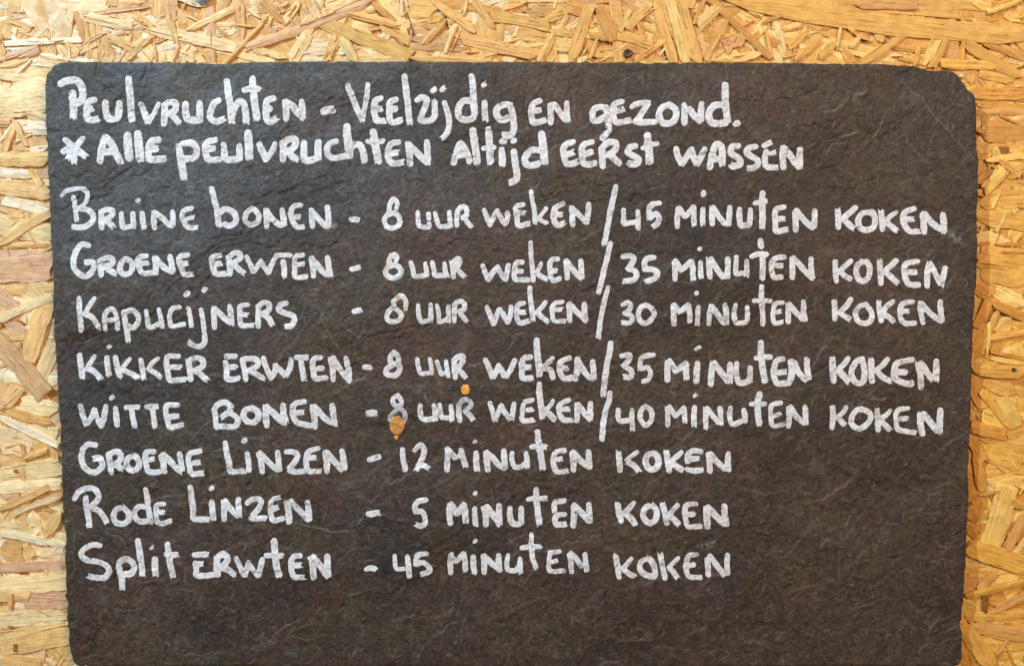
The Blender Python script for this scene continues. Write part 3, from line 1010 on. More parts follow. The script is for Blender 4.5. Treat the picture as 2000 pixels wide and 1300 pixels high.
# ------------------------------------------------------------------ handwriting in white paint marker
LETTERS = '''
@100 140
P|70|110,130 150,105 210,95 270,100 310,150 325,220 315,280 270,315 235,320;225,215 225,300 235,380 230,455
E|64|435,285 385,300 362,350 360,420 370,465 410,480 465,465;375,385 415,368
U|66|540,310 545,400 560,455 590,470 640,460;668,315 665,400 655,455
l|68|760,75 770,180 780,300 785,400 795,475
V|62|880,325 920,420 950,500;1050,320 1000,420 955,500:52
R|64|1110,515 1112,400 1112,325;1112,325 1160,305 1215,310 1215,370 1190,400 1150,415;1180,420 1215,460 1250,500
U|68|1315,320 1320,420 1340,470 1400,480 1440,480;1455,315 1455,400 1455,480
C|62|1640,285 1600,310 1575,360 1555,430 1570,470 1620,490 1690,465
h|68|1712,95 1730,200 1755,330 1765,440 1770,490;1770,440 1800,350 1850,300 1890,330 1905,420 1910,495
@440 140
t|72|270,75 280,200 295,320 315,460;190,185 250,170 335,175:55
E|64|480,270 420,285 405,330 405,420 415,475 450,495 500,465;410,375 440,370
N|62|600,470 600,380 590,300;590,300 660,340 710,410 755,450;750,300 755,380 755,440
-|74|965,390 1050,370
V|58|1200,145 1240,240 1290,370 1335,470;1395,130 1385,240 1360,360 1335,470:50
E|60|1520,260 1470,285 1452,350 1460,430 1480,480 1550,480;1475,365 1515,365
E|60|1665,270 1610,300 1600,370 1605,450 1630,495 1715,475;1610,375 1665,365
l|62|1750,50 1765,180 1785,340 1800,500
@800 140
z|60|75,280 110,255 160,265 165,310 130,400 105,470;105,480 180,485
i|60|180,485 220,470 245,430 245,290;225,190 245,175:52
j|56|340,305 365,370 385,460 380,560 350,620 320,650;315,185 340,160:52
d|64|605,50 620,150 625,300 635,400 625,450;600,290 530,290 485,340 475,410 500,460 560,475 620,455
i|60|735,310 735,400 740,470;720,140 740,120:48
g|64|980,330 920,325 860,360 850,410 870,460 920,475 970,450;985,330 1005,420 1020,520 1010,590 980,625 920,620
E|60|1270,290 1215,310 1190,360 1190,440 1210,495 1260,495 1320,475;1210,385 1270,380
N|58|1378,500 1378,420 1375,330;1380,330 1420,330 1460,390 1520,470;1535,310 1535,400 1545,480
g|60|1915,360 1860,345 1800,370 1785,430 1800,480 1850,480 1910,440;1920,350 1935,450 1945,550 1920,610 1880,655
@1180 140
E|60|175,290 115,310 85,360 90,430 110,490 170,495 250,475;100,395 180,370
Z|58|275,340 330,310 430,305;430,310 380,390 310,490;310,495 400,495 500,490
O|64|620,330 560,360 535,430 560,490 610,510 670,490 700,430 690,370 640,330 620,330
N|62|780,335 780,420 780,510;830,370 870,430 930,490;945,320 940,400 940,480
d|68|1175,140 1175,260 1185,380 1205,480;1150,330 1080,335 1030,380 1015,440 1040,500 1100,515 1190,500
.|58|1280,515 1300,505
=
@100 140
*|62|150,672 230,740 350,832;318,660 250,740 180,850;130,785 230,730;240,720 240,890
A|68|495,880 510,760 540,650;545,645 610,720 660,830 690,890;530,795 630,790
l|82|755,630 760,720 775,850
l|78|855,610 865,720 880,860
E|68|1055,670 990,685 960,740 960,820 980,860 1110,855;975,760 1035,755
p|72|1255,735 1270,850 1290,960 1300,1040;1290,710 1370,700 1425,750 1420,820 1380,850 1310,855:66
E|62|1610,670 1540,685 1512,720 1515,790 1540,860 1650,860;1530,760 1590,755
U|64|1695,720 1705,850 1790,862 1840,850;1843,735 1848,855
l|78|1928,605 1935,720 1940,845
@440 140
V|64|340,715 370,790 400,860;492,708 460,780 405,860:54
R|66|565,860 570,770 565,700;565,700 620,665 680,665 688,710 650,760 610,780;620,790 660,830 700,855
U|68|770,700 770,800 780,860 830,870 880,850;910,690 905,780 910,850
C|60|1085,680 1020,710 995,770 1010,820 1060,845 1130,835 1190,820
h|78|1188,540 1195,650 1210,760 1210,830;1215,760 1260,715 1320,720 1345,790 1358,870:66
t|74|1445,590 1460,700 1480,800 1490,880;1390,680 1460,690 1540,675:54
E|62|1690,690 1620,705 1595,750 1590,830 1610,880 1660,900 1730,885;1600,800 1680,790
N|64|1805,900 1800,800 1785,710;1790,710 1860,780 1930,850 1970,880;1970,690 1975,780 1975,885
@800 140
A|64|430,890 460,780 490,705;500,700 550,770 590,885;460,820 560,810;500,720 515,810
l|72|620,575 635,700 650,800 660,885
t|70|770,565 780,700 785,800 790,880;722,750 790,735 822,738:52
i|68|900,765 905,850 905,910;900,685 920,678:58
j|66|1020,780 1030,880 1045,980 1045,1040 1020,1070 990,1080;1008,680 1022,673:54
d|76|1290,610 1300,700 1310,800 1320,890;1260,770 1190,770 1140,820 1125,870 1150,910 1200,920 1260,900:66
E|62|1595,690 1530,715 1500,760 1510,830 1530,895 1580,905 1635,885;1520,820 1590,795
E|60|1780,690 1710,710 1680,760 1685,830 1700,900 1760,910 1815,895;1700,815 1780,785
@1180 140
R|64|-15,930 -20,830 -25,750;-20,745 30,700 100,692 115,740 80,790 30,820;60,820 100,860 145,895
S|62|300,728 250,740 228,790 270,820 325,850 330,890 280,912 245,895
t|78|425,625 430,720 440,820 440,890;375,750 430,725 520,705:46
W|62|700,755 720,830 755,905;850,765 800,840 755,905;850,765 870,830 900,905;978,765 940,840 900,905
A|66|1030,935 1045,840 1075,740 1110,712 1145,740 1150,830 1150,910;1060,855 1140,855
S|60|1305,728 1250,735 1230,790 1280,825 1330,870 1320,910 1260,928 1240,918
S|60|1478,733 1410,750 1392,790 1440,830 1500,870 1500,910 1450,942 1412,943
E|58|1582,785 1570,860 1590,930 1690,935;1632,802 1665,790:54;1560,725 1625,692:54
N|64|1750,935 1745,830 1745,745;1750,745 1810,810 1870,890 1910,935;1910,765 1910,850 1915,930
=
@100 355
B|46|115,140 160,95 230,75 300,70 345,85 365,140 345,200 290,255;228,150 240,240 255,375;280,262 360,275 410,320 408,380 360,430 280,450 225,440:56
R|56|500,450 495,370 492,300;492,295 550,275 600,285 595,330 530,370;540,385 580,410 605,440
U|52|690,315 695,390 705,445 760,440 800,430;800,310 805,380 808,440
i|54|890,310 900,380 910,440;845,190 860,180:42
N|54|1008,450 1005,380 1003,305;1010,300 1080,350 1140,410 1180,430;1185,295 1190,350 1190,420
E|50|1375,262 1305,280 1280,330 1300,400 1350,450 1425,445;1330,365 1390,350:42
b|58|1575,75 1600,170 1620,260 1630,340 1640,430;1650,310 1700,270 1770,290 1810,350 1795,405 1740,430 1690,415
@460 355
O|52|160,262 110,310 100,380 150,420 210,400 230,340 200,285 160,262
N|56|305,440 305,360 300,275;305,280 350,350 420,415 460,420;455,280 465,350 478,420
E|54|635,230 570,240 540,300 555,380 600,440 660,440;570,345 620,345
N|56|750,435 745,350 738,275;740,280 800,350 870,425 905,435;897,250 905,340 910,430
-|58|1130,365 1195,372
8|50|1570,265 1580,210 1545,170 1510,220 1500,290;1500,295 1455,370 1480,440 1550,452 1605,410 1595,340 1540,305 1500,320
@800 355
U|46|78,300 85,370 95,430 150,445 190,440 190,400;185,315 187,370
U|46|250,310 270,380 290,435 350,440 385,430;388,300 395,370 402,440
R|50|462,430 462,350 475,280 520,245 555,270 555,330 520,350;545,370 575,410 600,435
W|50|732,280 755,350 785,420;785,425 820,350 855,285;855,285 895,360 930,415;955,305 955,360 930,415
E|52|1105,225 1050,240 1035,270 1050,350 1065,430 1160,410;1060,300 1115,305
k|46|1187,95 1200,180 1220,300 1225,400;1335,260 1290,320 1240,370:42;1270,370 1335,405:46
E|56|1500,215 1430,250 1405,310 1410,380 1450,425 1505,405;1430,320 1480,320
N|54|1590,420 1590,330 1585,255;1590,255 1650,320 1700,370 1730,395;1750,220 1745,300 1735,395
@1150 355
/|54|262,50 235,180 205,330 180,460 150,610
4|50|340,275 340,340 345,410 400,400 450,395;478,290 480,350 480,455
5|54|685,210 620,225 590,270 590,360;595,355 650,315 685,360 665,410 630,435
M|52|862,440 860,350 870,260;880,260 935,340;945,340 1020,245;1025,250 1025,350 1025,420
i|52|1115,265 1110,340 1110,420;1112,130 1120,110:50
N|54|1205,410 1200,330 1205,255;1215,255 1270,340 1320,400 1350,415;1375,255 1370,330 1362,415
U|56|1468,270 1470,340 1480,420 1530,425 1570,425;1578,275 1575,340 1570,420
t|62|1697,110 1695,220 1700,340 1695,450;1625,210 1690,195 1740,188:50
@1500 355
E|56|160,245 90,265 70,320 75,400 85,480 185,465;95,365 155,360
N|60|275,470 275,380 272,285;280,280 340,350 400,415 445,445;465,285 462,360 455,440
K|58|695,440 695,360 690,275;860,255 790,315 720,370;745,360 790,410 840,450
O|58|985,300 930,310 890,370 905,440 970,470 1040,440 1055,360 1030,300 985,300
K|58|1130,460 1125,370 1115,290;1265,300 1200,340 1150,390:46;1160,390 1210,430 1265,475
E|56|1440,260 1360,290 1330,340 1340,410 1390,480 1480,485;1360,365 1420,365
N|62|1540,490 1530,400 1525,315;1545,315 1600,390 1660,440 1720,470;1720,320 1725,400 1730,485
=
@100 355
G|58|370,620 310,610 270,640 235,720 225,800 250,870 320,920 380,905 425,840 415,790 350,790
R|56|500,910 490,840 485,775;490,775 550,745 600,750 605,800 520,830;540,840 590,870 630,895
O|56|730,755 690,800 680,870 730,905 785,880 800,800 760,760 730,755
E|54|935,725 880,735 855,770 865,830 900,890 990,890;880,800 945,795
N|58|1030,890 1025,810 1015,745;1025,745 1080,810 1140,860 1185,880;1165,730 1180,800 1190,870
E|54|1340,715 1270,730 1250,770 1280,850 1300,900 1370,905;1270,800 1330,800
E|56|1640,720 1580,735 1565,780 1580,850 1600,900 1690,900;1590,805 1640,800
R|56|1740,900 1735,810 1725,740;1730,735 1780,700 1830,700 1840,740 1770,800;1785,810 1830,860 1870,890
@460 355
W|50|105,735 140,810 170,880;245,775 215,820 175,880;245,775 280,840 320,890;400,715 370,770 340,830 320,890
T|48|400,720 450,715 530,715;460,780 470,850 470,920:56
E|50|650,715 590,725 570,770 575,850 580,930 690,925;600,810 660,800
N|56|755,920 750,830 735,745;740,745 800,820 860,890 905,910;893,740 905,820 920,910
-|48|1130,855 1210,835
8|52|1570,765 1570,725 1535,715 1505,760 1500,810;1500,810 1465,880 1500,930 1570,935 1620,890 1605,840 1555,815 1505,830
@800 355
U|48|15,790 35,860 50,920 120,920 165,910;155,800 165,860 170,910
U|48|222,790 240,860 250,910 310,915 355,910;340,800 350,870 370,930
R|52|430,930 425,850 415,790;420,790 470,755 490,790 450,860;470,860 500,890 530,920
W|52|715,820 740,890 765,955;860,830 820,880 770,950;860,835 890,890 930,950;965,815 955,880 935,950
E|50|1100,785 1050,790 1025,850 1025,930 1050,955 1160,955;1045,875 1095,875
k|46|1180,595 1185,700 1200,850 1210,970;1285,800 1260,850 1230,900:42;1245,895 1280,920 1340,950:48
E|50|1445,755 1395,760 1370,800 1375,880 1385,940 1410,965 1470,945;1390,870 1430,870
N|54|1540,940 1535,860 1530,770;1535,775 1590,850 1640,910 1680,945;1670,775 1675,860 1680,940
@1150 355
/|52|212,605 180,740 145,880 115,1000 95,1080
3|54|335,730 400,725 440,750 420,800 385,850;385,850 450,870 465,920 430,960 350,970
5|56|635,740 570,750 545,790 545,830;545,855 620,855 670,890 640,945 565,975
M|54|840,950 840,860 835,785;845,770 900,860;905,860 1000,775;1005,780 1015,860 1015,950
i|50|1090,790 1090,870 1095,940;1075,660 1085,655:40
N|56|1180,930 1175,850 1170,760;1190,755 1240,840 1300,925;1350,755 1350,840 1345,920;1300,925 1345,920
U|50|1435,740 1430,810 1430,895 1490,895 1535,900;1535,775 1537,840 1537,910
t|58|1680,575 1685,640;1695,700 1693,800 1693,950;1585,730 1650,705 1738,712:52
@1500 355
E|54|155,735 80,745 35,790 35,880 65,935 140,925;70,820 140,820
N|56|240,935 240,850 240,745;250,745 320,820 390,900 440,945;425,750 425,830 430,920
K|54|675,970 665,880 662,780;815,775 760,820 705,880;720,885 760,920 810,945
O|56|935,780 885,810 870,870 885,945 940,970 990,930 1000,850 980,790 935,780
K|56|1110,990 1105,880 1100,775;1260,770 1210,820 1150,870;1155,880 1210,930 1265,985
E|56|1470,775 1380,790 1340,830 1345,930 1380,1000 1470,1005;1370,885 1440,880
N|56|1560,1020 1560,910 1580,800;1595,800 1640,900 1690,1000;1735,840 1715,920 1695,1010
=
@100 550
K|54|280,165 290,260 300,370 308,475;435,165 390,230 345,310:48;345,320 410,345 450,400 475,445
A|46|535,465 530,380 550,300 600,262 640,310 650,390 650,465;535,380 625,370
p|52|715,295 725,380 740,480 750,580;725,300 790,275 840,310 855,370 830,430 790,450 750,430
U|46|930,290 940,360 950,430 980,445 1040,415;1050,275 1070,350 1080,445
C|46|1250,250 1190,260 1160,310 1155,380 1180,435 1290,415
i|46|1335,260 1350,340 1365,435;1312,130 1328,112:52
j|50|1458,275 1475,380 1490,490 1490,590 1450,630 1400,630 1345,595;1482,88 1495,65:50
N|54|1592,450 1585,350 1580,255;1590,260 1650,320 1700,370 1735,395;1735,240 1750,330 1760,420
E|50|1910,225 1840,240 1835,290 1835,370 1860,430 1965,425;1850,320 1905,325
@460 550
R|54|215,440 215,340 215,240;220,235 270,205 320,220 315,280 250,320;250,320 310,350 350,420
S|56|490,210 430,230 420,280 480,310 550,330 570,370 540,430 485,440
-|54|1158,290 1222,275
8|48|1660,270 1665,190 1620,138 1570,170;1545,190 1550,240 1500,290 1480,350 1510,385 1580,385 1625,340 1600,290 1550,250
@800 550
U|46|85,230 90,310 110,385 160,385 210,365;205,225 210,300 210,385
U|44|270,230 285,310 290,390 340,380 380,350;380,240 380,310 378,390
R|48|435,390 435,310 440,235;430,230 490,190 535,215 530,270 480,295;490,300 520,340 555,385
W|50|755,250 790,330 820,410;825,410 850,330 880,265;880,270 920,330 960,395;990,250 985,330 960,395
E|50|1115,210 1060,225 1045,270 1050,360 1080,405 1160,385;1070,300 1125,300
k|50|1175,60 1180,160 1195,270 1205,375;1325,200 1290,250 1240,300:44;1240,300 1300,350 1350,390
E|46|1490,200 1430,205 1395,250 1395,330 1420,385 1520,385;1420,275 1480,270
N|54|1565,380 1560,300 1555,220;1565,215 1620,280 1680,340 1715,375;1705,220 1710,300 1720,375
@1150 550
/|48|190,55 160,160 130,290 110,400 95,545
3|48|330,225 380,205 410,230 390,280 350,310;350,310 410,330 425,370 390,405 330,400
0|50|550,225 500,260 480,330 510,390 560,405 610,370 640,310 600,250 550,225
M|52|830,415 825,320 820,230;830,230 880,290;890,290 970,225;970,230 980,310 985,390
i|48|1063,250 1060,330 1058,415;1045,115 1050,112:44
N|54|1170,410 1175,320 1195,235;1200,240 1260,330 1320,405;1325,230 1340,310 1340,410
U|48|1430,230 1415,300 1430,385 1470,405 1545,395;1545,250 1550,320 1550,390
t|54|1685,50 1685,160 1700,290 1705,415;1610,185 1690,185 1780,190:44
E|46|1900,205 1830,215 1810,270 1805,350 1825,405 1900,395;1840,300 1880,290
@1500 550
N|54|205,390 205,300 205,215;215,220 280,300 350,370;350,200 355,290 370,380
K|54|660,365 660,270 655,190;815,175 770,240 710,300;715,310 770,345 800,365
O|52|950,225 890,250 860,310 890,390 960,405 1015,370 1015,300 970,230 950,225
K|52|1110,380 1095,290 1090,200;1225,195 1170,240 1110,310;1110,320 1180,340 1225,385
E|50|1420,195 1330,210 1295,270 1300,350 1340,405 1440,405;1320,290 1370,290
N|54|1520,400 1500,300 1495,210;1510,215 1570,290 1640,350 1700,385;1685,195 1690,290 1705,370
=
@100 550
K|56|275,720 285,820 305,935;420,730 380,790 345,850:48;350,850 410,870 480,940
i|54|540,745 550,830 560,915;555,640 572,630:38
K|54|625,740 640,830 670,925;765,755 720,810 690,850:46;690,860 760,890 840,935
K|50|870,765 885,860 900,950;1040,750 980,800 945,850:46;950,860 1010,890 1065,935
E|54|1240,730 1140,730 1120,780 1130,860 1150,955 1200,965 1310,955;1180,835 1250,835
R|56|1360,955 1350,860 1335,770;1350,765 1410,745 1475,770 1470,830 1400,870;1410,880 1460,910 1515,960
E|56|1705,730 1790,730;1695,790 1705,870 1715,945 1760,955 1825,945;1730,835 1795,835
@460 550
R|54|100,955 85,860 65,760;75,755 140,750 210,765 215,820 130,870;150,870 210,910 275,945
W|54|270,750 300,840 340,935;345,940 385,870 385,810;385,820 430,860 480,920;540,760 530,840 490,920
T|56|595,740 700,740;635,770 650,860 665,960
E|54|830,740 770,750 750,800 760,880 775,945 885,940;800,850 845,845
N|58|950,955 945,850 930,750;950,745 1000,830 1060,910 1110,960;1080,755 1095,850 1105,960
-|54|1255,835 1315,840
8|52|1545,690 1510,740 1520,800 1550,800;1545,690 1580,720 1590,770 1570,800;1550,805 1480,850 1465,890 1490,910 1560,915 1600,860 1590,810 1550,800
@800 550
U|46|75,760 85,830 110,895 170,895 225,890;195,760 210,820 220,880
U|44|265,780 290,850 310,900 350,890;355,780 365,850 378,935
R|54|445,935 440,850 435,770;440,760 480,730 520,730 515,790 470,850;490,870 520,900 545,930
W|54|740,765 780,850 810,935;820,930 850,870 870,820;870,820 900,870 925,930;1025,770 990,850 940,930
E|56|1180,735 1120,745 1095,800 1095,880 1105,940 1195,940;1110,835 1175,835
k|62|1240,570 1245,680 1260,800 1270,910;1395,745 1350,790 1300,840:46;1300,850 1370,860 1400,935:56
E|56|1560,745 1490,770 1465,820 1470,890 1510,940 1570,945;1490,840 1535,845;1540,945 1590,935
N|58|1620,950 1640,850 1640,755;1640,755 1690,850 1740,920 1780,940;1790,780 1795,850 1800,940
@1150 550
/|58|215,600 200,700 175,820 160,940 150,1040 143,1110
3|54|320,725 395,715 390,770 340,820;345,825 410,860 425,900 400,935 350,930
5|48|635,715 560,725 510,760 505,850;520,850 580,840 605,900 580,960 535,975
M|60|770,960 770,860 775,780;790,775 850,870;850,875 960,795;945,800 950,870 955,950
i|60|1065,800 1055,890 1055,975;1045,660 1080,640:38
N|60|1195,1000 1200,900 1215,790;1230,795 1290,880 1360,970;1385,810 1380,890 1380,980
U|54|1450,800 1440,890 1465,980 1510,990 1580,965;1580,840 1575,910 1575,960
t|62|1685,600 1685,710 1700,840 1720,975;1640,745 1700,735 1780,735:52
E|58|1900,755 1840,770 1815,830 1810,910 1840,990 1950,990;1840,890 1920,880
@1500 550
N|60|210,985 235,880 225,770;260,790 300,880 370,960;380,760 385,850 400,950
K|64|640,970 635,860 630,755;785,750 740,810 680,860:52;690,870 740,920 780,970
O|58|925,755 870,780 820,860 820,930 870,990 930,970 945,880 930,790
K|60|1015,970 1010,860 1010,760;1165,755 1110,820 1060,860:54;1060,870 1120,930 1190,970
E|60|1405,760 1270,790 1235,830 1230,920 1280,970 1380,1000 1410,990;1260,880 1340,885
N|64|1505,1035 1490,900 1465,800;1500,800 1560,890 1610,950;1650,780 1650,870 1655,960
=
@100 735
W|54|282,290 305,380 335,465;340,465 390,400 415,325;420,330 440,400 480,480;530,295 510,400 485,480
i|56|625,315 632,400 640,475;582,218 595,200:46
T|54|730,305 850,300;780,310 795,400 810,490
T|54|925,300 1025,295;980,310 995,400 1010,490
E|54|1225,280 1125,285 1115,350 1130,430 1160,495 1270,475;1150,395 1220,390
B|56|1610,500 1600,400 1590,320 1640,265 1700,255 1750,290 1740,340 1660,400;1750,360 1810,400 1820,450 1780,490 1620,485
@460 735
O|58|160,310 100,325 75,380 100,430 160,450 210,420 220,350 160,310
N|62|305,480 295,400 295,300;305,300 380,370 440,430 480,450;460,285 470,370 490,440
E|56|665,250 585,265 555,310 560,390 610,455 730,485;600,360 650,355
N|60|770,495 765,400 750,300;770,295 830,370 890,430 950,455;940,290 950,380 965,470
-|66|1295,362 1360,358
8|46|1580,180 1535,225 1550,275 1600,290 1620,240 1580,180;1600,300 1560,340 1515,390 1510,430;1610,315 1650,350 1655,400 1640,440
U|50|1805,285 1805,350 1820,410 1880,420 1940,410;1940,285 1950,350 1955,420
@800 735
U|48|290,280 300,340 310,395 360,405 405,400;405,295 410,360 415,430
R|52|490,430 480,360 480,290;475,285 520,230 575,235 600,280 560,320;545,340 590,380 620,420
W|50|785,260 810,340 835,430;845,400 875,330 895,280;895,285 930,350 980,420;1020,265 1010,340 1000,420
E|48|1200,230 1130,245;1110,275 1100,340 1105,430 1210,425;1150,325 1195,320
k|60|1265,75 1270,180 1285,300 1295,400;1400,240 1370,290 1320,330:44;1330,340 1370,370 1415,420
E|50|1555,230 1490,260 1460,290 1465,360 1500,420 1585,430;1500,320 1550,320
N|56|1635,430 1640,340 1635,270;1650,275 1700,350 1765,420;1770,265 1765,340 1768,420
@1150 735
/|54|210,165 200,240 170,320 145,450 130,620
4|50|290,330 300,430 400,430;425,330 425,430 430,520
0|50|555,290 510,340 510,420 560,480 610,430 615,340 555,290
M|50|775,480 775,400 770,310;790,300 850,385;855,385 930,310;935,310 940,380 940,445
i|54|1035,305 1030,390 1030,475;1035,195 1052,180:36
N|52|1145,500 1145,400 1145,315;1160,310 1210,380 1270,450;1285,310 1290,380 1290,460
U|50|1385,310 1375,370 1390,450 1420,465 1490,435;1515,330 1525,380 1525,440
t|60|1670,170 1650,250 1650,350 1665,465;1585,270 1650,270 1720,265:46
E|48|1870,255 1800,270 1775,310 1775,400 1800,480 1900,465;1800,385 1860,365
@1500 735
N|54|200,485 205,400 200,305;220,295 270,380 340,445;360,295 365,370 370,460
K|54|625,500 635,400 630,290;760,300 720,360 670,400:48;690,410 720,440 750,470
O|54|905,315 860,330 815,400 820,470 890,510 960,470 1000,410 985,350 905,315
K|54|1075,520 1070,420 1065,320;1200,330 1150,380 1090,410:46;1110,440 1150,480 1190,520
E|50|1375,315 1290,325 1255,370 1255,450 1280,520 1440,550;1300,415 1365,412
N|64|1515,560 1500,460 1495,370;1530,370 1590,440 1670,540;1695,335 1690,440 1685,545
=
@100 735
G|58|425,670 350,665 300,720 290,800 320,880 390,935 460,920 500,860 470,800 415,800
R|58|590,935 575,850 560,760;570,755 630,735 675,760 670,820 620,860;640,870 690,900
O|56|800,770 750,800 735,860 760,910 820,915 855,860 830,790 800,770
E|56|1000,735 930,740 915,790 925,870 950,930 1060,935;960,815 990,810
N|58|1100,930 1090,850 1070,770;1090,765 1160,830 1220,900 1265,930;1250,760 1260,840 1275,920
E|56|1450,730 1360,750 1335,800 1345,880 1370,950 1475,945;1390,845 1440,838
L|56|1695,650 1720,760 1740,850 1750,925 1880,925
i|54|1912,755 1925,840 1930,920;1880,632 1890,622:54
@460 735
N|56|260,930 250,840 230,750;240,745 300,810 370,880 410,910;410,740 420,820 430,915
Z|54|495,735 560,735 605,770 580,830 530,890;530,920 600,930 660,925
E|54|800,705 720,730 690,790 690,860 720,925 830,925;720,800 780,790
N|60|890,925 885,830 875,745;885,745 950,820 1010,890 1040,915;1035,735 1050,820 1060,900
-|54|1305,815 1400,785
1|54|1630,715 1635,800 1655,905
2|52|1750,720 1800,670 1840,710 1830,780 1800,850 1770,910;1780,870 1840,870 1885,895
@800 735
M|56|365,910 370,800 370,710;375,710 450,800;505,720 520,790 545,870;460,795 520,720:36
i|58|650,750 650,830 658,910;630,640 650,625:38
N|58|765,910 755,830 745,745;755,740 810,790 870,860 930,890;920,725 925,800 935,880
U|50|1000,745 1000,820 1030,885 1100,870 1140,840;1135,745 1145,800 1150,880
t|62|1250,540 1265,680 1285,790 1300,895;1195,685 1260,678 1330,685:52
E|52|1510,720 1430,735 1405,790 1405,860 1430,920 1480,930 1540,920;1430,810 1480,800
N|60|1600,910 1600,820 1590,740;1600,740 1660,810 1720,860 1760,880;1750,740 1750,800 1760,880
@1150 735
K|56|305,915 300,830 290,740;475,740 420,780 365,830:46;390,840 440,870 485,920
O|62|620,750 570,780 560,850 600,905 660,890 680,820 660,770 620,750
K|58|785,920 770,830 760,740;905,740 850,790 800,840:50;820,850 860,880 910,910
E|54|1095,730 1010,725 965,770 965,830 ;965,905 1030,920 1100,910;990,805 1065,800
N|58|1180,920 1180,840 1170,755;1190,755 1250,830 1330,900;1360,755 1355,830 1360,910
=
@100 935
R|56|232,190 265,130 330,95 410,95 455,140 455,200 400,260;340,185 345,280 365,380 375,460;400,290 460,310 510,370 540,425
O|56|700,275 630,300 605,370 630,425 700,440 750,400 745,330 700,275
d|56|920,105 935,200 950,310 970,420;930,280 860,270 810,320 820,385 870,420 960,410
E|50|1100,245 1040,250 1020,290 1025,360 1035,425 1090,435 1165,410;1040,325 1095,325
L|58|1355,85 1370,200 1385,300 1385,385 1450,395 1530,395
i|60|1568,225 1575,310 1585,390;1555,98 1568,90:46
N|58|1690,395 1690,300 1685,220;1700,215 1760,300 1830,360;1825,200 1830,280 1840,365
@460 935
Z|54|110,235 170,200 245,210 230,280 165,360;155,385 220,385 295,385
E|54|370,195 430,180:46;345,225 340,300 350,370 375,405 470,385;360,300 405,280
N|60|520,420 515,330 500,235;540,220 610,300 670,360 710,400;700,235 710,320 715,390
-|62|1300,342 1395,328
5|54|1860,200 1790,215 1755,260 1760,310;1760,320 1820,315 1850,370 1850,430 1810,455 1770,440
@800 935
M|60|400,425 390,340 395,250;410,240 460,330;465,330 530,250;535,250 545,340 550,410
i|54|635,285 638,370 648,440;635,140 645,130:38
N|60|745,440 745,350 725,270;755,265 820,350 880,440;875,260 875,340 880,430
U|56|980,285 980,360 1000,425 1050,440 1095,425;1090,285 1090,360 1092,420
t|60|1238,105 1240,220 1255,340 1270,440;1160,200 1240,190 1340,190:50
E|54|1510,215 1430,225 1410,270 1415,320;1515,345 1440,355 1420,400 1440,445 1525,440
N|60|1600,455 1605,350 1605,260;1610,255 1680,330 1755,415;1750,250 1755,330 1758,415
@1100 935
K|60|565,405 545,330 530,245;690,230 640,290 580,340:48;610,340 660,380 700,435
O|58|865,250 800,280 780,350 810,410 860,425 900,390 910,310 865,250
K|58|1010,425 990,330 970,240;1110,250 1070,300 1030,350:48;1040,350 1080,390 1120,435
E|52|1290,238 1210,245 1185,290 1190,380 1215,455 1250,465 1340,455;1200,345 1270,335
N|64|1405,460 1400,370 1395,280;1410,270 1490,360 1580,440;1570,265 1575,350 1590,440
=
@100 935
S|56|480,645 400,640 320,690 305,740 350,785 450,800 540,840 570,890 540,950 480,965 375,945
p|60|665,860 670,900 690,980 695,1070;660,870 670,810 730,780 790,810 810,870 780,920 720,930
l|60|845,605 860,700 880,820 890,920
i|62|1012,785 1015,860 1025,930;972,680 990,668:36
t|62|1135,640 1150,740 1170,850 1190,945;1125,735 1180,740 1230,735:56
E|56|1400,738 1520,735;1408,820 1420,880 1430,940 1590,930;1420,830 1465,825
R|62|1630,930 1620,850 1620,760;1620,770 1680,730 1725,770 1700,830 1650,860;1660,860 1740,890 1790,930
@460 935
W|54|10,770 50,860 85,940;130,810 110,880 90,940;130,815 170,880 220,945;265,780 250,860 225,940
t|66|378,605 390,720 405,840 430,940;305,740 380,740 460,745:54
E|56|635,745 570,755 545,810 550,890 580,950 670,955;570,840 640,835
N|64|760,960 760,860 740,765;765,765 830,840 890,930;895,755 900,850 910,945
-|52|1282,875 1320,862 1370,875
4|44|1555,745 1560,810 1575,870 1645,870;1680,760 1690,850 1700,950:54
5|52|1865,725 1790,735 1765,790 1765,830;1770,830 1830,810 1890,860 1895,900 1830,925
@800 935
M|54|398,920 398,830 405,740;410,760 455,800 530,725;535,730 540,800 545,890
i|56|622,760 622,840 632,910;632,612 645,602:38
N|56|728,910 728,840 722,755;735,750 800,820 880,885;870,745 870,810 875,885
U|48|960,740 950,820 960,880 1030,885 1060,850;1078,775 1080,840 1085,905
t|50|1190,540 1190,640 1200,750 1235,860;1095,670 1180,655 1275,655:46
E|48|1465,700 1370,710;1370,715 1360,800 1375,890 1505,890;1380,800 1430,790
N|52|1580,900 1575,810 1560,720;1575,715 1640,790 1680,850;1710,730 1720,810 1730,890
@1100 935
K|56|545,955 530,850 512,745;665,775 620,830 580,870:46;590,880 640,920 690,945
O|58|820,770 760,810 750,880 800,930 890,945 890,860 860,800 820,770
K|54|995,965 970,850 950,735;1120,770 1070,820 1030,860:44;1040,870 1080,910 1110,955
E|52|1300,735 1230,745 1205,800 1200,880 1230,950 1350,965;1225,845 1280,830
N|54|1420,940 1415,850 1410,780;1435,750 1500,840 1570,930;1605,745 1600,830 1605,925
'''
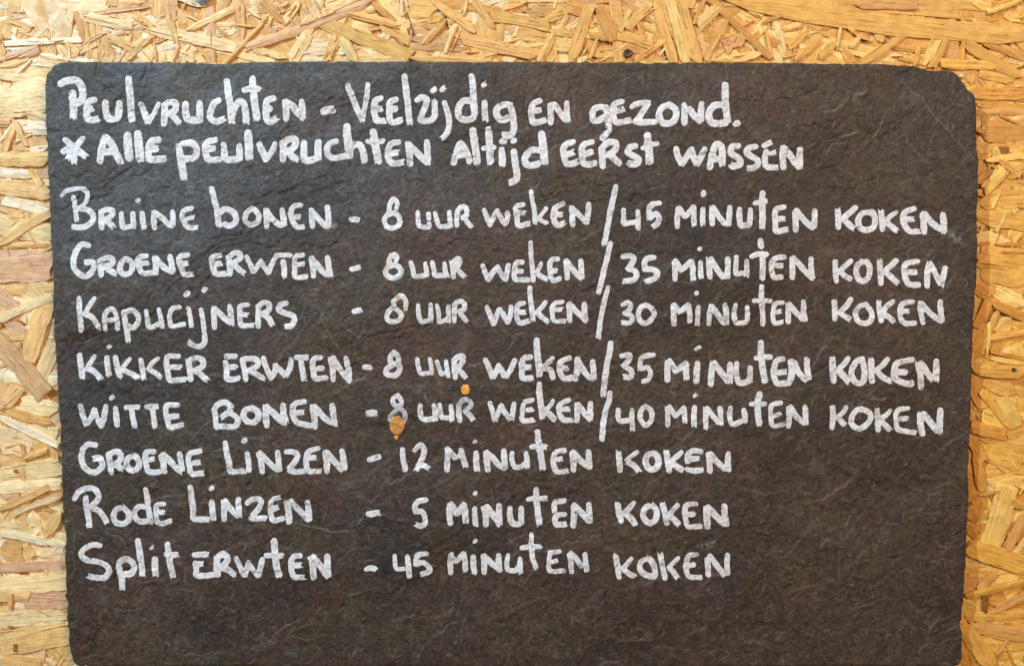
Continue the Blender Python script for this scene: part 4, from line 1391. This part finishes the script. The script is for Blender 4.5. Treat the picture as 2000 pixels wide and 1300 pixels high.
def catmull(pts, n=6):
    pts = np.array(pts, float)
    if len(pts) < 3: return pts
    P = np.vstack([2 * pts[0] - pts[1], pts, 2 * pts[-1] - pts[-2]])
    out = []
    for i in range(1, len(P) - 2):
        p0, p1, p2, p3 = P[i - 1:i + 3]
        # sharp corners stay sharp
        for k in range(n):
            t = k / n
            out.append(0.5 * ((2 * p1) + (p2 - p0) * t + (2 * p0 - 5 * p1 + 4 * p2 - p3) * t * t + (3 * p1 - p0 - 3 * p2 + p3) * t ** 3))
    out.append(P[-2])
    return np.array(out)
CELL = 1.15
WHITE = srgb(231, 226, 228)
letter_no = 0
def make_letter(strokes, parent):
    global letter_no
    letter_no += 1
    allp = np.concatenate([s for s, _ in strokes]); rmax = max(r for _, r in strokes)
    xa, ya = allp.min(0) - rmax - 4; xb, yb = allp.max(0) + rmax + 4
    xs = np.arange(xa, xb, CELL); ys = np.arange(ya, yb, CELL)
    X, Y = np.meshgrid(xs, ys)
    f = np.full(X.shape, -1e9); SEAM = np.full(X.shape, 1e9)
    wob = (fbm(X, Y, 9, 2, letter_no % 17) - .5) * 1.6 + (fbm(X, Y, 3.2, 2, letter_no % 13) - .5) * 0.9
    for s, r in strokes:
        best = np.full(X.shape, -1e9); U = np.zeros(X.shape)
        n = len(s) - 1
        for i in range(n):
            (x0_, y0_), (x1_, y1_) = s[i], s[i + 1]
            dx, dy = x1_ - x0_, y1_ - y0_
            L2 = dx * dx + dy * dy + 1e-9
            t = ((X - x0_) * dx + (Y - y0_) * dy) / L2
            tc = np.clip(t, 0, 1)
            d = np.hypot(X - x0_ - tc * dx, Y - y0_ - tc * dy)
            # slightly narrower where the pen sets down, full along the stroke
            u = (i + tc) / max(n, 1)
            rr = r * (0.93 + 0.10 * np.minimum(1, u * 4))
            U = np.where(rr - d > best, u, U)
            best = np.maximum(best, rr - d)
        # ragged, squarer end where the pen lifts
        ex, ey = s[-1]; px_, py_ = s[max(0, len(s) - 3)]
        l = math.hypot(ex - px_, ey - py_) + 1e-6
        tx, ty = (ex - px_) / l, (ey - py_) / l
        al = (X - ex) * tx + (Y - ey) * ty; ac = -(X - ex) * ty + (Y - ey) * tx
        if len(s) > 2 or l > r:
            cap = np.minimum(r * .93 - np.abs(ac), r * .62 - al + (NZ[letter_no % 20](ac / 2.3 + 50, al * 0 + letter_no * 3.1) - .5) * 5.5)
            near = (al > -r) & (np.hypot(al, ac) < 2 * r)
            best = np.where((U > 0.999) & (al > 0), np.minimum(best + 2.0, cap), np.where(near, np.maximum(best, cap), best))
        f = np.maximum(f, best + wob)
    # bare pits of the stone showing through
    thin = sample(h, X, Y) - fbm(X, Y, 14, 2, 5) * .5
    pit = fbm(X, Y, 3.4, 2, (letter_no * 3) % 19)
    worn = fbm(X * 1.0, Y, 150, 2, 31)
    f = np.minimum(f, (0.86 + 0.16 * (0.5 - worn) - pit) * 14)
    V, F, B = contour_mesh(f, xs, ys)
    if not len(F): return
    lx, lz = unproject(V[:, 0], V[:, 1], FRONT)
    hh = sample(HGT, V[:, 0], V[:, 1])
    lift = np.where(B, 0.00001, 0.000085 + 0.000004 * (letter_no % 7))
    rough = (fbm(V[:, 0], V[:, 1], 4, 2, 27) - .5) * 0.00005
    P = np.stack([lx, FRONT - hh - lift - np.where(B, 0, rough), lz], 1)
    o = np.array([P[:, 0].mean(), FRONT, P[:, 2].mean()])
    m = 0.90 + 0.17 * fbm(V[:, 0], V[:, 1], 18, 3, 16)
    cc = WHITE[None] * m[:, None]
    st = sstep(.52, .68, fbm(V[:, 0], V[:, 1], 45, 3, 24))[:, None] * .5
    cc = cc * (1 - st) + cc * np.array([1.0, 0.93, 0.88])[None] * st
    under = sample(C, V[:, 0], V[:, 1])
    bare = (np.clip(fbm(V[:, 0], V[:, 1], 3.0, 2, 20) - .62, 0, .2) * 2.2)[:, None]
    thin = (sstep(.60, .74, fbm(V[:, 0], V[:, 1], 11, 3, (letter_no * 5) % 23)) * .30)[:, None]
    for qx, qy, qr, qv in ((776, 812, 13, .62), (905, 789, 13, .45), (120, 382, 14, .35)):   # rubbed thin here
        thin = np.maximum(thin, (qv * np.exp(-((V[:, 0] - qx) ** 2 + (V[:, 1] - qy) ** 2) / (2 * qr * qr)))[:, None])
    bare = np.clip(bare + thin, 0, .8)
    cc = cc * (1 - bare) + under * bare
    ru = np.clip(sample(RUST, V[:, 0], V[:, 1]) * 1.0, 0, .85)[:, None]
    cc = cc * (1 - ru) + srgb(196, 150, 104)[None] * ru
    ob = make_mesh('letter', P - o, [q[::-1] for q in F], PAINT, smooth=True, parent=parent, colors=np.clip(cc, 0, .9))
    ob.location = o - np.array(parent.location) - ORI
    return ob

line_labels = ['heading line of white handwriting', 'second heading line, starting with an asterisk', 'line about bruine bonen', 'line about the upper groene erwten', 'line about kapucijners', 'line about kikker erwten', 'line about witte bonen', 'line about groene linzen', 'line about rode linzen', 'line about split erwten']
lines = LETTERS.split('\n=\n')
for k, block in enumerate(lines):
    e0 = bpy.data.objects.new('text_line', None)
    e0.empty_display_size = 0.01
    col.objects.link(e0); e0.parent = slate
    e0['label'] = line_labels[k]
    bx, by = 0.0, 0.0
    for ln in block.splitlines():
        ln = ln.strip()
        if not ln or ln[0] == '#': continue
        if ln[0] == '@' :
            a = ln[1:].split(); bx, by = float(a[0]), float(a[1]); continue
        ch, w, body = ln.split('|') if ln[0] != '|' else None
        w = float(w)
        st = []
        for s in body.split(';'):
            ww = w
            if ':' in s: s, q = s.split(':'); ww = float(q)
            pts = [tuple(float(v) for v in p.split(',')) for p in s.split()]
            pts = [(bx + x / 5, by + y / 5) for x, y in pts]
            st.append((catmull(pts), ww / 10))
        make_letter(st, e0)

# ------------------------------------------------------------------ orange spatters stuck to the slate
ORANGE = plain_material('orange_spatter', srgb(240, 160, 78), 0.38, 0, 900, 0.8, 0.18)
TAN = plain_material('tan_spatter', srgb(204, 140, 76), 0.5, 0, 1400, 1.0, 0.3)
def spatter(blobs, name='spatter', label=None, height=0.0007, mat=None):
    xa = min(b[0] - b[2] for b in blobs) - 3; xb = max(b[0] + b[2] for b in blobs) + 3
    ya = min(b[1] - b[3] for b in blobs) - 3; yb = max(b[1] + b[3] for b in blobs) + 3
    xs = np.arange(xa, xb, .8); ys = np.arange(ya, yb, .8)
    X, Y = np.meshgrid(xs, ys)
    f = np.full(X.shape, -1e9)
    for x, y, a, b in blobs:
        f = np.maximum(f, 1 - np.sqrt(((X - x) / a) ** 2 + ((Y - y) / b) ** 2))
    g = f.copy()
    f = f + (fbm(X, Y, 3.0, 2, 2) - .5) * .30
    V, F, B = contour_mesh(f, xs, ys)
    lx, lz = unproject(V[:, 0], V[:, 1], FRONT)
    fx = np.clip(((V[:, 0] - xs[0]) / .8).astype(int), 0, len(xs) - 1); fy = np.clip(((V[:, 1] - ys[0]) / .8).astype(int), 0, len(ys) - 1)
    dome = np.sqrt(np.clip(g[fy, fx] + .15, 0, 1)) * height + (fbm(V[:, 0], V[:, 1], 4, 2, 9) - .4) * height * .35
    lift = np.where(B, 0.0, 0.0001 + np.clip(dome, 0, 1))
    P = np.stack([lx, FRONT - sample(HGT, V[:, 0], V[:, 1]) - lift, lz], 1)
    o = np.array([P[:, 0].mean(), FRONT, P[:, 2].mean()])
    ob = make_mesh(name, P - o, [q[::-1] for q in F], mat or ORANGE, smooth=True, parent=slate)
    ob.location = o - ORI
    if label: ob['label'] = label
spatter([(909, 761, 8.5, 10.5)], 'spatter', 'small bright orange spatter')
spatter([(775, 831, 14.5, 19)], 'spatter', 'large dull orange spatter over the figure eight', mat=TAN)
spatter([(773.5, 855, 4.4, 5)], 'spatter', 'tiny orange spatter', mat=TAN)
